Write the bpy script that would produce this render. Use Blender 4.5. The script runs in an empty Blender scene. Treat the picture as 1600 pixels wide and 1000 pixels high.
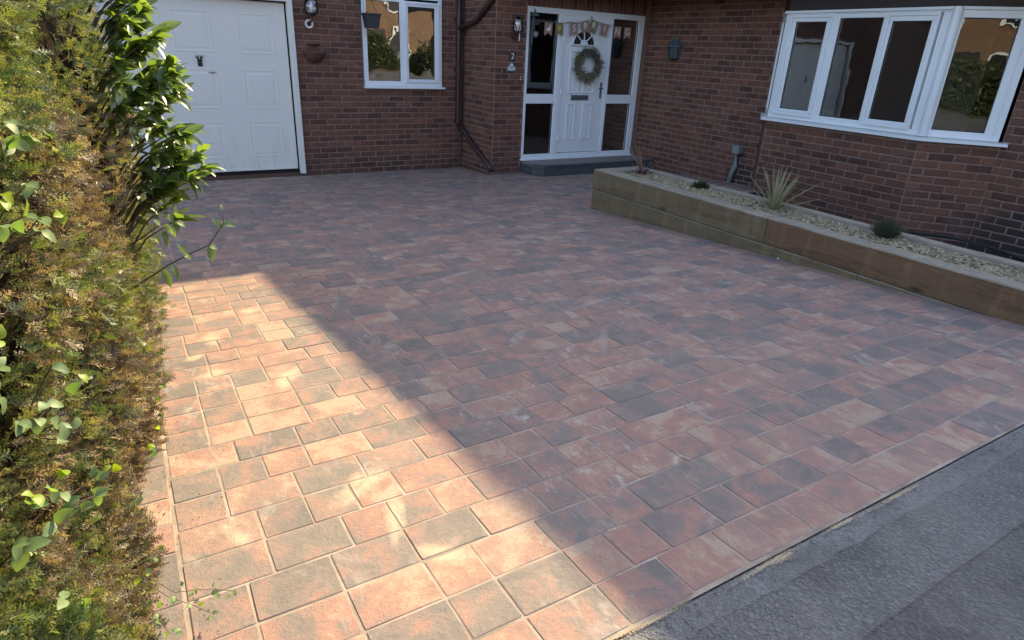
import bpy, bmesh, math, random
import numpy as np
from mathutils import Vector, Matrix

random.seed(7)
rng = np.random.default_rng(11)
S = bpy.context.scene
COL = S.collection

# ------------------------------------------------------------------ camera
CAM_Z = 1.7112
YAW, PITCH, ROLL = math.radians(31.6046), math.radians(23.22894), math.radians(-2.72948)
FPX = 978.27
def cam_axes():
    cy, sy = math.cos(YAW), math.sin(YAW)
    f = Vector((sy*math.cos(PITCH), cy*math.cos(PITCH), -math.sin(PITCH)))
    r = Vector((cy, -sy, 0)); d = f.cross(r)
    c, s = math.cos(ROLL), math.sin(ROLL)
    return c*r+s*d, -s*r+c*d, f
CR, CD, CF = cam_axes()
cd = bpy.data.cameras.new('camera'); cam = bpy.data.objects.new('camera', cd); COL.objects.link(cam)
cd.sensor_width = 36; cd.lens = 36*FPX/1600; cd.clip_start = 0.05; cd.clip_end = 2000
m = Matrix((CR, -CD, -CF)).transposed().to_4x4(); m.translation = (0, 0, CAM_Z)
cam.matrix_world = m
S.camera = cam
S.render.resolution_x, S.render.resolution_y = 1024, 640

# ------------------------------------------------------------------ light
SUN = Vector((1.284, 0.914, 1.0)).normalized()
SUN_EL = math.asin(SUN.z); SUN_AZ = math.atan2(SUN.x, SUN.y)
w = bpy.data.worlds.new('World'); S.world = w; w.use_nodes = True
wn = w.node_tree; wn.nodes.clear()
sky = wn.nodes.new('ShaderNodeTexSky'); sky.sky_type = 'NISHITA'; sky.sun_disc = False
sky.sun_elevation = SUN_EL; sky.sun_rotation = SUN_AZ; sky.air_density = 1.0; sky.dust_density = 2.0; sky.ozone_density = 1.0
bg = wn.nodes.new('ShaderNodeBackground'); bg.inputs['Strength'].default_value = 0.11
wo = wn.nodes.new('ShaderNodeOutputWorld')
hs = wn.nodes.new('ShaderNodeHueSaturation'); hs.inputs['Saturation'].default_value = 0.92
wn.links.new(sky.outputs[0], hs.inputs['Color']); wn.links.new(hs.outputs[0], bg.inputs[0]); wn.links.new(bg.outputs[0], wo.inputs[0])
sl = bpy.data.lights.new('sun', 'SUN'); sl.energy = 2.75; sl.angle = math.radians(0.5); sl.color = (1.0, 0.825, 0.46)
so = bpy.data.objects.new('sun', sl); COL.objects.link(so); so.location = (20, 14, 18)
so.rotation_euler = SUN.to_track_quat('Z', 'Y').to_euler()
S.view_settings.view_transform = 'Standard'; S.view_settings.look = 'None'
S.view_settings.exposure = 2.2; S.view_settings.gamma = 1.0; S.view_settings.use_curve_mapping = False

# ------------------------------------------------------------------ world frame
T = 0.0576; D = 8.957                   # drive falls towards the house: z = T*(D-y)
def gz(y): return T*(D-min(max(y, 0.0), D))
def proj(p):
    v = Vector((p[0], p[1], p[2]-CAM_Z)); c = v.dot(CF)
    if c < 0.1: return None
    return 800+FPX*v.dot(CR)/c, 500+FPX*v.dot(CD)/c, c

# ------------------------------------------------------------------ materials
def srgb(r, g, b):
    f = lambda c: (c/255/12.92 if c/255 <= 0.04045 else ((c/255+0.055)/1.055)**2.4)
    return (f(r), f(g), f(b), 1)
class NT:
    def __init__(s, name):
        s.m = bpy.data.materials.new(name); s.m.use_nodes = True
        s.t = s.m.node_tree; s.t.nodes.clear()
        s.out = s.n('ShaderNodeOutputMaterial')
    def n(s, typ, **kw):
        x = s.t.nodes.new(typ)
        for k, v in kw.items(): setattr(x, k, v)
        return x
    def l(s, a, b): s.t.links.new(a, b)
    def val(s, sock, v):
        if hasattr(v, 'is_linked') or hasattr(v, 'links'): s.l(v, sock)
        else: sock.default_value = v
    def pos(s): return s.n('ShaderNodeNewGeometry').outputs['Position']
    def obj(s): return s.n('ShaderNodeTexCoord').outputs['Object']
    def noise(s, vec, scale, detail=4, rough=0.55, w=None, dist=0.0):
        x = s.n('ShaderNodeTexNoise'); x.inputs['Scale'].default_value = scale
        x.inputs['Detail'].default_value = detail; x.inputs['Roughness'].default_value = rough; x.inputs['Distortion'].default_value = dist
        if w is not None:
            x.noise_dimensions = '4D'; s.val(x.inputs['W'], w)
        s.l(vec, x.inputs['Vector']); return x.outputs['Fac']
    def math(s, op, a, b=0.0, clamp=False):
        x = s.n('ShaderNodeMath', operation=op); x.use_clamp = clamp
        s.val(x.inputs[0], a); s.val(x.inputs[1], b); return x.outputs[0]
    def mapr(s, v, a, b, c=0.0, d=1.0):
        x = s.n('ShaderNodeMapRange'); x.clamp = True
        s.val(x.inputs['Value'], v)
        for k, q in zip(('From Min', 'From Max', 'To Min', 'To Max'), (a, b, c, d)): x.inputs[k].default_value = q
        return x.outputs[0]
    def mix(s, f, a, b, mode='MIX'):
        x = s.n('ShaderNodeMix', data_type='RGBA', blend_type=mode)
        s.val(x.inputs[0], f); s.val(x.inputs[6], a); s.val(x.inputs[7], b); return x.outputs[2]
    def ramp(s, v, stops):
        x = s.n('ShaderNodeValToRGB'); e = x.color_ramp.elements
        while len(e) < len(stops): e.new(0.5)
        for q, (p, c) in zip(e, stops): q.position = p; q.color = c
        s.val(x.inputs[0], v); return x.outputs[0]
    def scale(s, vec, sc):
        x = s.n('ShaderNodeVectorMath', operation='MULTIPLY'); s.l(vec, x.inputs[0]); x.inputs[1].default_value = sc; return x.outputs[0]
    def bump(s, h, strength, dist=0.01, normal=None):
        x = s.n('ShaderNodeBump'); x.inputs['Strength'].default_value = strength; x.inputs['Distance'].default_value = dist
        s.l(h, x.inputs['Height'])
        if normal is not None: s.l(normal, x.inputs['Normal'])
        return x.outputs[0]
    def bsdf(s, col, rough, normal=None, spec=0.5, metal=0.0):
        x = s.n('ShaderNodeBsdfPrincipled')
        s.val(x.inputs['Base Color'], col); s.val(x.inputs['Roughness'], rough); x.inputs['Metallic'].default_value = metal
        x.inputs['Specular IOR Level'].default_value = spec
        if normal is not None: s.l(normal, x.inputs['Normal'])
        s.l(x.outputs[0], s.out.inputs[0]); return x

def simple(name, c1, c2=None, scale=20, rough=0.6, bump=0.15, bscale=None, spec=0.5, metal=0.0, dist=0.004, stretch=(1, 1, 1)):
    t = NT(name); p = t.scale(t.pos(), stretch)
    f = t.mapr(t.noise(p, scale, 6), 0.3, 0.7)
    c = t.mix(f, c1, c2 or tuple(0.85*x for x in c1[:3])+(1,))
    t.bsdf(c, rough, t.bump(t.noise(p, bscale or scale*4, 4), bump, dist), spec, metal)
    return t.m
C = lambda r, g, b: (r, g, b, 1)

def paver_mat(name, individual):
    t = NT(name); P = t.pos()
    if individual:
        r = t.n('ShaderNodeObjectInfo').outputs['Random']
    else:
        a = t.n('ShaderNodeAttribute'); a.attribute_name = 'rnd'; r = a.outputs['Fac']
    r2 = t.n('ShaderNodeTexWhiteNoise', noise_dimensions='1D'); t.l(r, r2.inputs['W'])
    r2 = r2.outputs['Value']
    W = t.math('MULTIPLY', r, 61.0)
    n1 = t.noise(P, 7.0, 5, 0.62, W, 0.7)
    n2 = t.noise(t.scale(P, (1.5, 1, 1)), 17, 8, 0.72, W, .5)
    k = t.math('ADD', t.math('MULTIPLY', t.math('SUBTRACT', n1, 0.5), 2.7), t.math('MULTIPLY', t.math('SUBTRACT', n2, 0.5), 1.35))
    k = t.math('ADD', k, t.math('ADD', t.math('MULTIPLY', t.math('SUBTRACT', r, 0.5), 0.72), 0.52))
    col = t.ramp(k, [(0.0, C(.118, .099, .095)), (0.24, C(.160, .124, .114)), (0.42, C(.222, .138, .117)), (0.62, C(.305, .148, .115)), (0.82, C(.335, .182, .128)), (1.0, C(.375, .265, .190))])
    col = t.mix(t.mapr(r2, 0.0, 1.0, 0.0, 0.28), col, C(.24, .20, .165))
    # fine aggregate grain
    g = t.noise(P, 420, 3, 0.7)
    col = t.mix(t.mapr(g, 0.35, 0.75, 0, 0.30), col, C(.42, .34, .29))
    g2 = t.noise(P, 190, 4, 0.7)
    col = t.mix(t.mapr(g2, 0.52, 0.75, 0, 0.45), col, C(.07, .058, .055))
    # swept jointing sand left on the faces, and pale bloom
    s1 = t.mapr(t.noise(P, 1.9, 3, 0.5, 3.1, 1.2), 0.50, 0.62)
    s2n = t.noise(t.scale(P, (1.0, .55, 1)), 16, 6, 0.72, 8.7, 0.8)
    s2 = t.mapr(s2n, 0.54, 0.66)
    col = t.mix(t.math('MULTIPLY', t.math('MULTIPLY', s1, s2), 0.75), col, C(.46, .395, .335))
    b1 = t.mapr(t.noise(t.scale(P, (1, .5, 1)), 7, 5, 0.7, W, 1.0), 0.59, 0.72, 0, 0.68)
    col = t.mix(b1, col, C(.37, .325, .30))
    # smears of swept jointing sand; those in the sun patch painted warmer and stronger
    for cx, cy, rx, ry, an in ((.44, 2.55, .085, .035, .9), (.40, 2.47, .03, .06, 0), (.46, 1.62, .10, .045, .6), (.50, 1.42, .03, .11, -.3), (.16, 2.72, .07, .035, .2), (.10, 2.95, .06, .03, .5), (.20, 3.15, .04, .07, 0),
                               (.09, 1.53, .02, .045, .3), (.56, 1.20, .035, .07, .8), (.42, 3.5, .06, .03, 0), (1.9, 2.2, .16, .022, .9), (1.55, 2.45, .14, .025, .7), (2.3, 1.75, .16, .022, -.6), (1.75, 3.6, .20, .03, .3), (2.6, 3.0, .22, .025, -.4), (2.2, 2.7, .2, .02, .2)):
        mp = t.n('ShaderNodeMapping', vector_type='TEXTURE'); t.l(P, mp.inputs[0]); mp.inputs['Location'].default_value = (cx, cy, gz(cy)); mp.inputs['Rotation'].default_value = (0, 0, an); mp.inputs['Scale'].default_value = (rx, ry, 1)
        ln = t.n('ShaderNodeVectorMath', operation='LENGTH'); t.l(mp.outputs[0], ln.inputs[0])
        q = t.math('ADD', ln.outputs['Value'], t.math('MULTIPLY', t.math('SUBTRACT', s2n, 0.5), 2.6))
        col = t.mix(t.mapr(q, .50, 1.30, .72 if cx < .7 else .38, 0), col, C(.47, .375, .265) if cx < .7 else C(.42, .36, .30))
    h = t.math('ADD', t.noise(P, 60, 5, 0.7), t.math('MULTIPLY', g, 0.5))
    t.bsdf(col, t.mapr(n2, 0.3, 0.7, 0.62, 0.85), t.bump(h, 0.9, 0.004), 0.35)
    return t.m

def brick_mat(name, individual):
    t = NT(name); P = t.pos()
    if individual: r = t.n('ShaderNodeObjectInfo').outputs['Random']
    else:
        a = t.n('ShaderNodeAttribute'); a.attribute_name = 'rnd'; r = a.outputs['Fac']
    n1 = t.noise(P, 9, 5, 0.6, t.math('MULTIPLY', r, 40.0))
    k = t.math('ADD', t.math('MULTIPLY', r, 0.72), t.math('MULTIPLY', t.math('SUBTRACT', n1, 0.45), 0.7))
    col = t.ramp(k, [(0.0, C(.068, .033, .026)), (0.3, C(.120, .054, .038)), (0.65, C(.162, .070, .046)), (0.9, C(.195, .088, .055)), (1.0, C(.26, .125, .068))])
    g = t.noise(P, 160, 4, 0.7)
    col = t.mix(t.mapr(g, 0.45, 0.75, 0, 0.25), col, C(.22, .145, .12))
    sm = t.mapr(t.noise(P, 26, 5, 0.7), 0.56, 0.74, 0, 0.40)          # smeared mortar
    col = t.mix(sm, col, C(.25, .165, .135))
    sz = t.n('ShaderNodeSeparateXYZ'); t.l(P, sz.inputs[0])
    spl = t.mapr(t.math('ADD', sz.outputs['Z'], t.math('MULTIPLY', t.noise(P, 5, 5), -.35)), -.12, .16, .6, 0)      # splash dirt along the foot
    col = t.mix(spl, col, C(.060, .040, .034))
    eff = t.mapr(t.noise(P, 1.7, 5, .65, 6.0), .56, .74, 0, .35)                                                 # old lime bloom
    col = t.mix(eff, col, C(.24, .165, .14))
    for cx, cy, cz, rad in ((7.0, 2.45, .15, .62), (7.1, 5.75, .15, .42), (6.85, 4.9, .05, .35)):   # damp patches
        vd = t.n('ShaderNodeVectorMath', operation='DISTANCE'); t.l(P, vd.inputs[0]); vd.inputs[1].default_value = (cx, cy, cz)
        dm = t.mapr(t.math('ADD', vd.outputs['Value'], t.math('MULTIPLY', t.noise(P, 6, 4), .5)), rad*.6+.25, rad+.25, .75, 0.0)
        col = t.mix(dm, col, C(.022, .025, .028))
    h = t.math('ADD', t.noise(P, 90, 5, 0.7), t.math('MULTIPLY', t.noise(P, 24, 3), 0.7))
    t.bsdf(col, 0.85, t.bump(h, 0.6, 0.005), 0.25)
    return t.m

def wood_mat(name, c1, c2, c3):
    t = NT(name); P = t.obj()
    g = t.noise(t.scale(P, (6, 0.8, 14)), 6, 8, 0.7, 1.3, 1.8)
    col = t.mix(t.mapr(g, 0.3, 0.7), c1, c2)
    st = t.mapr(t.noise(t.scale(P, (1, .35, 1.6)), 3.0, 5, 0.65, 5.5, 1.0), 0.52, 0.68, 0, 0.8)
    col = t.mix(st, col, c3)
    kv = t.n('ShaderNodeTexVoronoi'); kv.inputs['Scale'].default_value = 2.1; t.l(t.scale(P, (1.5, .8, 2.2)), kv.inputs['Vector'])
    col = t.mix(t.mapr(kv.outputs['Distance'], .03, .11, .8, 0), col, tuple(.30*x for x in c3[:3])+(1,))
    ck = t.noise(t.scale(P, (4, .5, 26)), 4, 3, 0.6, 9.1, .4)
    col = t.mix(t.mapr(t.math('ABSOLUTE', t.math('SUBTRACT', ck, .56)), 0, .012, .75, 0), col, tuple(.25*x for x in c3[:3])+(1,))
    col = t.mix(t.mapr(t.noise(t.scale(P, (1, 2.6, .7)), 3.5, 5, .6, 2.2), .52, .72, 0, .5), col, tuple(min(1, 1.5*x) for x in c2[:3])+(1,))
    fine = t.noise(t.scale(P, (30, 1.5, 60)), 6, 4, 0.7)
    col = t.mix(t.mapr(fine, 0.45, 0.75, 0, .45), col, tuple(.45*x for x in c1[:3])+(1,))
    t.bsdf(col, 0.82, t.bump(t.math('ADD', fine, t.math('MULTIPLY', g, 0.8)), 0.7, 0.006), 0.25)
    return t.m

def asphalt_mat(name, base, light, sc=135, amt=.42, bs=1.0):
    t = NT(name); P = t.pos()
    v = t.n('ShaderNodeTexVoronoi'); v.inputs['Scale'].default_value = sc; t.l(P, v.inputs['Vector'])
    v2 = t.n('ShaderNodeTexVoronoi'); v2.inputs['Scale'].default_value = 70; t.l(P, v2.inputs['Vector'])
    cell = t.n('ShaderNodeSeparateColor'); t.l(v.outputs['Color'], cell.inputs[0])
    col = t.mix(t.mapr(cell.outputs[0], 0.5, 1.0, 0, amt), base, light)
    big = t.mapr(t.noise(P, 2.2, 6, 0.6, 2.0, 0.5), 0.42, 0.70, 0, 0.55)
    col = t.mix(big, col, C(.20, .185, .17))
    dk = t.mapr(t.noise(P, 5, 5, 0.65, 4.4), 0.5, 0.72, 0, 0.6)
    col = t.mix(dk, col, tuple(.5*x for x in base[:3])+(1,))
    h = t.math('ADD', t.math('MULTIPLY', v.outputs['Distance'], 1.0), t.math('MULTIPLY', v2.outputs['Distance'], 1.2))
    t.bsdf(col, 0.8, t.bump(h, 0.7, 0.007), 0.4)
    return t.m

def glass_mat(name, tint=(.9, .95, .95), base=0.10, wob=0.6):
    t = NT(name)
    fr = t.n('ShaderNodeFresnel'); fr.inputs['IOR'].default_value = 1.5
    f = t.math('ADD', t.math('MULTIPLY', fr.outputs[0], 1.2), base, True)
    nb = t.bump(t.math('ADD', t.noise(t.pos(), 1.6, 1.5), t.math('MULTIPLY', t.noise(t.pos(), 6.5, 1.0), .12)), 0.10*wob, 0.05)
    gl = t.n('ShaderNodeBsdfGlossy'); gl.inputs['Roughness'].default_value = 0.0; gl.inputs['Color'].default_value = (1, 1, 1, 1); t.l(nb, gl.inputs['Normal'])
    tr = t.n('ShaderNodeBsdfTransparent'); tr.inputs['Color'].default_value = tint+(1,)
    mx = t.n('ShaderNodeMixShader'); t.l(f, mx.inputs[0]); t.l(tr.outputs[0], mx.inputs[1]); t.l(gl.outputs[0], mx.inputs[2])
    t.l(mx.outputs[0], t.out.inputs[0]); return t.m

def leaf_mat(name, c1, c2, trans, rough=0.4, spec=0.5, attr=False, tw=0.4, scale=14):
    t = NT(name)
    if attr:
        a = t.n('ShaderNodeAttribute'); a.attribute_name = 'tint'; col = a.outputs['Color']
        tcol = t.mix(1.0, col, C(*trans), 'MULTIPLY')
    else:
        r = t.n('ShaderNodeObjectInfo').outputs['Random']
        col = t.mix(r, c1, c2)
        vn = t.noise(t.obj(), scale, 3)
        col = t.mix(t.mapr(vn, 0.35, 0.7, 0, .35), col, tuple(.6*x for x in c1[:3])+(1,))
        tcol = t.mix(1.0, col, C(*trans), 'MULTIPLY')
    b = t.bsdf(col, rough, None, spec)
    tl = t.n('ShaderNodeBsdfTranslucent'); t.l(tcol, tl.inputs['Color'])
    mx = t.n('ShaderNodeMixShader'); mx.inputs[0].default_value = tw
    t.l(b.outputs[0], mx.inputs[1]); t.l(tl.outputs[0], mx.inputs[2]); t.l(mx.outputs[0], t.out.inputs[0])
    return t.m

M = {}
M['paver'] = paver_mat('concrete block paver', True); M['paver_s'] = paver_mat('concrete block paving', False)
M['brick'] = brick_mat('red brick', True); M['brick_s'] = brick_mat('red brickwork', False)
M['mortar'] = simple('brick mortar', C(.275, .178, .142), C(.19, .115, .090), 22, 0.9, 0.5, 160, 0.2)
M['white'] = simple('white upvc', C(.74, .755, .77), C(.70, .72, .74), 3, 0.32, 0.03, 6, 0.5)
def door_white():
    t = NT('white painted steel'); P = t.pos()
    sx = t.n('ShaderNodeSeparateXYZ'); t.l(P, sx.inputs[0])
    low = t.mapr(sx.outputs['Z'], 0.02, 0.5, 1.0, 0.0)
    d = t.math('MULTIPLY', t.mapr(t.noise(t.scale(P, (1, 1, .25)), 14, 6, 0.7), 0.50, 0.75), t.math('ADD', t.math('MULTIPLY', low, 0.55), 0.10))
    col = t.mix(d, C(.69, .66, .61), C(.30, .25, .19))
    t.bsdf(col, 0.42, t.bump(t.noise(P, 5, 3), 0.08, 0.01), 0.4); return t.m
M['door_white'] = door_white()
M['glass'] = glass_mat('window glass', base=0.02)
M['glass_bright'] = glass_mat('reflective window glass', base=0.12, wob=1.0)
M['gasket'] = simple('black rubber gasket', C(.015, .015, .017), None, 20, 0.6)
M['brown_pipe'] = simple('brown plastic pipe', C(.045, .020, .020), C(.035, .017, .017), 12, 0.4, 0.05)
M['soffit'] = simple('dark brown soffit board', C(.035, .022, .020), C(.028, .018, .017), 8, 0.6, 0.1)
M['greypipe'] = simple('grey plastic pipe', C(.22, .235, .24), C(.17, .185, .19), 20, 0.5, 0.05)
M['anthracite'] = simple('dark grey plastic', C(.035, .040, .050), C(.028, .032, .040), 12, 0.5, 0.06)
M['grey_metal'] = simple('weathered grey painted metal', C(.080, .105, .110), C(.055, .075, .080), 25, 0.5, 0.15)
M['black_metal'] = simple('black painted metal', C(.025, .025, .027), None, 25, 0.45, 0.1)
M['chrome'] = simple('brushed metal', C(.42, .42, .44), C(.33, .33, .35), 40, 0.35, 0.03, metal=0.9)
M['letterbox'] = simple('grey metal letter plate', C(.16, .17, .19), C(.13, .14, .16), 20, 0.4, 0.05, metal=0.5)
M['stepblue'] = simple('blue engineering brick', C(.065, .072, .078), C(.045, .050, .056), 18, 0.7, 0.35, 90)
M['steptop'] = simple('worn step paving', C(.24, .19, .18), C(.17, .135, .13), 14, 0.8, 0.3, 90)
M['woodg'] = wood_mat('green treated sleeper timber', C(.175, .130, .072), C(.240, .180, .105), C(.110, .074, .042))
M['woodb'] = wood_mat('brown stained sleeper timber', C(.175, .098, .055), C(.245, .145, .082), C(.085, .045, .027))
M['woodp'] = wood_mat('weathered pale sleeper timber', C(.30, .245, .20), C(.40, .34, .29), C(.20, .16, .13))
M['woodtop'] = wood_mat('dry pale timber lightened for sky', C(.25, .205, .150), C(.34, .285, .22), C(.17, .135, .095))
M['gravel'] = None
M['asphalt'] = asphalt_mat('footway asphalt', C(.098, .094, .090), C(.25, .242, .235))
M['asphalt_d'] = asphalt_mat('carriageway asphalt', C(.056, .054, .053), C(.17, .165, .16))
M['kerb'] = asphalt_mat('concrete edging', C(.165, .157, .150), C(.30, .29, .275), 210, .5, 2.0)
M['sandjoint'] = simple('jointing sand', C(.42, .34, .275), C(.20, .16, .13), 7, 0.95, 0.6, 260, 0.1)
M['sand'] = simple('yellow sand', C(.58, .46, .31), C(.48, .38, .25), 60, 0.95, 0.4, 300, 0.1)
M['soil'] = simple('dark soil', C(.055, .040, .028), C(.085, .062, .042), 18, 0.95, 0.9, 60, 0.1, dist=0.02)
M['slab'] = simple('dark damp paving', C(.030, .034, .040), C(.018, .021, .026), 6, 0.7, 0.3, 60)
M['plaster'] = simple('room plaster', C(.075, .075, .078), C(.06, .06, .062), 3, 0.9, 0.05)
M['floor'] = simple('room floor', C(.13, .09, .06), None, 6, 0.6)
M['curtain'] = simple('pale curtain', C(.55, .53, .48), C(.45, .43, .39), 12, 0.9, 0.2, 40)
M['tile'] = simple('brown roof tile', C(.10, .06, .045), C(.075, .045, .035), 9, 0.85, 0.4, 50)
M['terracotta'] = simple('aged terracotta', C(.11, .055, .040), C(.075, .040, .030), 24, 0.85, 0.3, 90)
M['burlap_p'] = simple('pinkish burlap', C(.34, .21, .165), C(.27, .165, .13), 90, 0.95, 0.4, 300)
M['burlap_g'] = simple('olive burlap', C(.22, .185, .09), C(.17, .145, .07), 90, 0.95, 0.4, 300)
M['letter'] = simple('white print', C(.72, .70, .66), None, 40, 0.8)
M['yellow'] = simple('yellow print', C(.62, .46, .05), None, 40, 0.8)
M['string'] = simple('jute string', C(.20, .16, .11), None, 60, 0.9)
M['ivory'] = simple('ivory plastic', C(.70, .66, .60), None, 20, 0.4)
M['slate_sign'] = simple('slate plaque', C(.040, .036, .040), None, 20, 0.6)
M['stem'] = simple('brown twig bark', C(.11, .075, .045), C(.07, .048, .030), 40, 0.85, 0.3)
M['hedge'] = leaf_mat('conifer foliage', None, None, (1.5, 1.5, 0.8), 0.45, 0.45, True, 0.36)
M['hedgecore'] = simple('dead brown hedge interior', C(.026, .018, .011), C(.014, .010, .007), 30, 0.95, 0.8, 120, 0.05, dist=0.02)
M['laurel'] = leaf_mat('glossy laurel leaf', C(.105, .165, .045), C(.185, .25, .075), (2.0, 2.0, .7), 0.34, 0.9, tw=0.36)
M['soft'] = leaf_mat('soft green leaf', C(.135, .205, .095), C(.19, .265, .12), (1.6, 1.7, .5), 0.5, 0.4, tw=0.42)
M['lime'] = leaf_mat('lime green leaf', C(.24, .32, .025), C(.20, .30, .03), (1.7, 1.7, .6), 0.45, 0.4, tw=0.5)
M['yucca'] = leaf_mat('cream striped blade', C(.26, .25, .115), C(.36, .31, .22), (1.1, 1.1, .7), 0.5, 0.4, tw=0.2)
M['purple'] = leaf_mat('bronze purple blade', C(.095, .040, .040), C(.14, .060, .055), (1.2, 1.0, .9), 0.5, 0.4, tw=0.2)
M['straw'] = leaf_mat('dry pinkish blade', C(.28, .20, .17), C(.33, .25, .21), (1.1, 1, .9), 0.6, 0.3, tw=0.2)
M['heath'] = leaf_mat('dark green sprig', C(.040, .062, .022), C(.060, .085, .030), (1.4, 1.4, .6), 0.6, 0.3, tw=0.25)
M['sage'] = leaf_mat('grey green sprig', C(.070, .088, .058), C(.100, .115, .075), (1.3, 1.3, .8), 0.6, 0.3, tw=0.25)
M['wreath'] = leaf_mat('grey green wreath leaf', C(.060, .060, .040), C(.22, .21, .165), (1.1, 1.1, .8), 0.6, 0.3, tw=0.2)
M['wreath_y'] = leaf_mat('olive wreath leaf', C(.17, .16, .045), C(.23, .20, .07), (1.1, 1.1, .8), 0.6, 0.3, tw=0.2)
M['clearglass'] = glass_mat('clear lamp glass', (.92, .92, .9), 0.08, 0)
M['bulb'] = simple('frosted bulb', C(.75, .75, .74), None, 10, 0.3)
M['obrick'] = None
def gravel_mat():
    t = NT('buff gravel chippings')
    a = t.n('ShaderNodeAttribute'); a.attribute_name = 'rnd'
    col = t.ramp(a.outputs['Fac'], [(0, C(.14, .105, .06)), (0.3, C(.29, .22, .12)), (0.65, C(.385, .305, .18)), (0.9, C(.46, .385, .26)), (1, C(.20, .17, .14))])
    col = t.mix(t.mapr(t.noise(t.pos(), 90, 4), .4, .7, 0, .4), col, C(.22, .17, .11))
    t.bsdf(col, 0.8, t.bump(t.noise(t.pos(), 200, 4), 0.4, 0.003), 0.3); return t.m
M['gravel'] = gravel_mat()
def far_brick(name, c1, c2, mor, axis):
    t = NT(name)
    P = t.pos(); sx = t.n('ShaderNodeSeparateXYZ'); t.l(P, sx.inputs[0])
    cb = t.n('ShaderNodeCombineXYZ'); t.l(sx.outputs[axis], cb.inputs[0]); t.l(sx.outputs['Z'], cb.inputs[1])
    b = t.n('ShaderNodeTexBrick'); b.inputs['Color1'].default_value = c1; b.inputs['Color2'].default_value = c2; b.inputs['Mortar'].default_value = mor
    b.inputs['Scale'].default_value = 1.0; b.inputs['Brick Width'].default_value = .225; b.inputs['Row Height'].default_value = .075; b.inputs['Mortar Size'].default_value = .006
    t.l(cb.outputs[0], b.inputs['Vector'])
    t.bsdf(b.outputs['Color'], .85, None, .2); return t.m
M['obrick'] = far_brick('orange brick across the road', C(.20, .115, .075), C(.155, .085, .055), C(.26, .20, .155), 'X')
M['ubrick_x'] = far_brick('upper storey brick', C(.135, .062, .046), C(.165, .076, .053), C(.235, .15, .122), 'X')
M['ubrick_y'] = far_brick('upper storey brick side', C(.135, .062, .046), C(.165, .076, .053), C(.235, .15, .122), 'Y')

# ------------------------------------------------------------------ mesh helpers
class MB:
    def __init__(s): s.v = []; s.f = []
    def add(s, vs, fs):
        o = len(s.v); s.v += [tuple(v) for v in vs]; s.f += [tuple(i+o for i in f) for f in fs]; return s
    def box(s, x0, x1, y0, y1, z0, z1):
        v = [(x, y, z) for z in (z0, z1) for y in (y0, y1) for x in (x0, x1)]
        return s.add(v, [(0, 2, 3, 1), (4, 5, 7, 6), (0, 1, 5, 4), (2, 6, 7, 3), (0, 4, 6, 2), (1, 3, 7, 5)])
    def obox(s, o, u, n, a0, a1, d0, d1, z0, z1):
        """box along horizontal direction u, depth direction n (outward), from origin o"""
        u = Vector(u); n = Vector(n); o = Vector(o)
        v = [o+u*a+n*d+Vector((0, 0, z)) for z in (z0, z1) for d in (d0, d1) for a in (a0, a1)]
        f = [(0, 2, 3, 1), (4, 5, 7, 6), (0, 1, 5, 4), (2, 6, 7, 3), (0, 4, 6, 2), (1, 3, 7, 5)]
        return s.add(v, f)
    def tube(s, pts, r, n=8, caps=True):
        pts = [Vector(p) for p in pts]; rs = r if isinstance(r, (list, tuple)) else [r]*len(pts)
        o = len(s.v); ref = Vector((0, 0, 1))
        for i, p in enumerate(pts):
            d = (pts[min(i+1, len(pts)-1)]-pts[max(i-1, 0)]).normalized()
            a = d.cross(ref)
            if a.length < 0.05: a = d.cross(Vector((1, 0, 0)))
            a.normalize(); b = d.cross(a)
            for k in range(n):
                q = 2*math.pi*k/n; s.v.append(tuple(p+(a*math.cos(q)+b*math.sin(q))*rs[i]))
        for i in range(len(pts)-1):
            for k in range(n):
                s.f.append((o+i*n+k, o+i*n+(k+1) % n, o+(i+1)*n+(k+1) % n, o+(i+1)*n+k))
        if caps: s.f.append(tuple(o+k for k in range(n))[::-1]); s.f.append(tuple(o+(len(pts)-1)*n+k for k in range(n)))
        return s
    def lathe(s, prof, c=(0, 0, 0), n=16, a0=0, a1=2*math.pi, axis='Z'):
        o = len(s.v); full = abs(a1-a0-2*math.pi) < 1e-4; cols = n if full else n+1
        for r, z in prof:
            for k in range(cols):
                q = a0+(a1-a0)*k/n
                p = (r*math.cos(q), r*math.sin(q), z)
                if axis == 'Y': p = (p[0], p[2], p[1])
                if axis == 'X': p = (p[2], p[0], p[1])
                s.v.append((c[0]+p[0], c[1]+p[1], c[2]+p[2]))
        for i in range(len(prof)-1):
            for k in range(n):
                k2 = (k+1) % cols
                s.f.append((o+i*cols+k, o+i*cols+k2, o+(i+1)*cols+k2, o+(i+1)*cols+k))
        return s
    def mesh(s, name, mat, smooth=False):
        me = bpy.data.meshes.new(name); me.from_pydata(s.v, [], s.f); me.update()
        if mat: me.materials.append(mat)
        if smooth: me.polygons.foreach_set('use_smooth', [True]*len(me.polygons))
        return me

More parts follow.
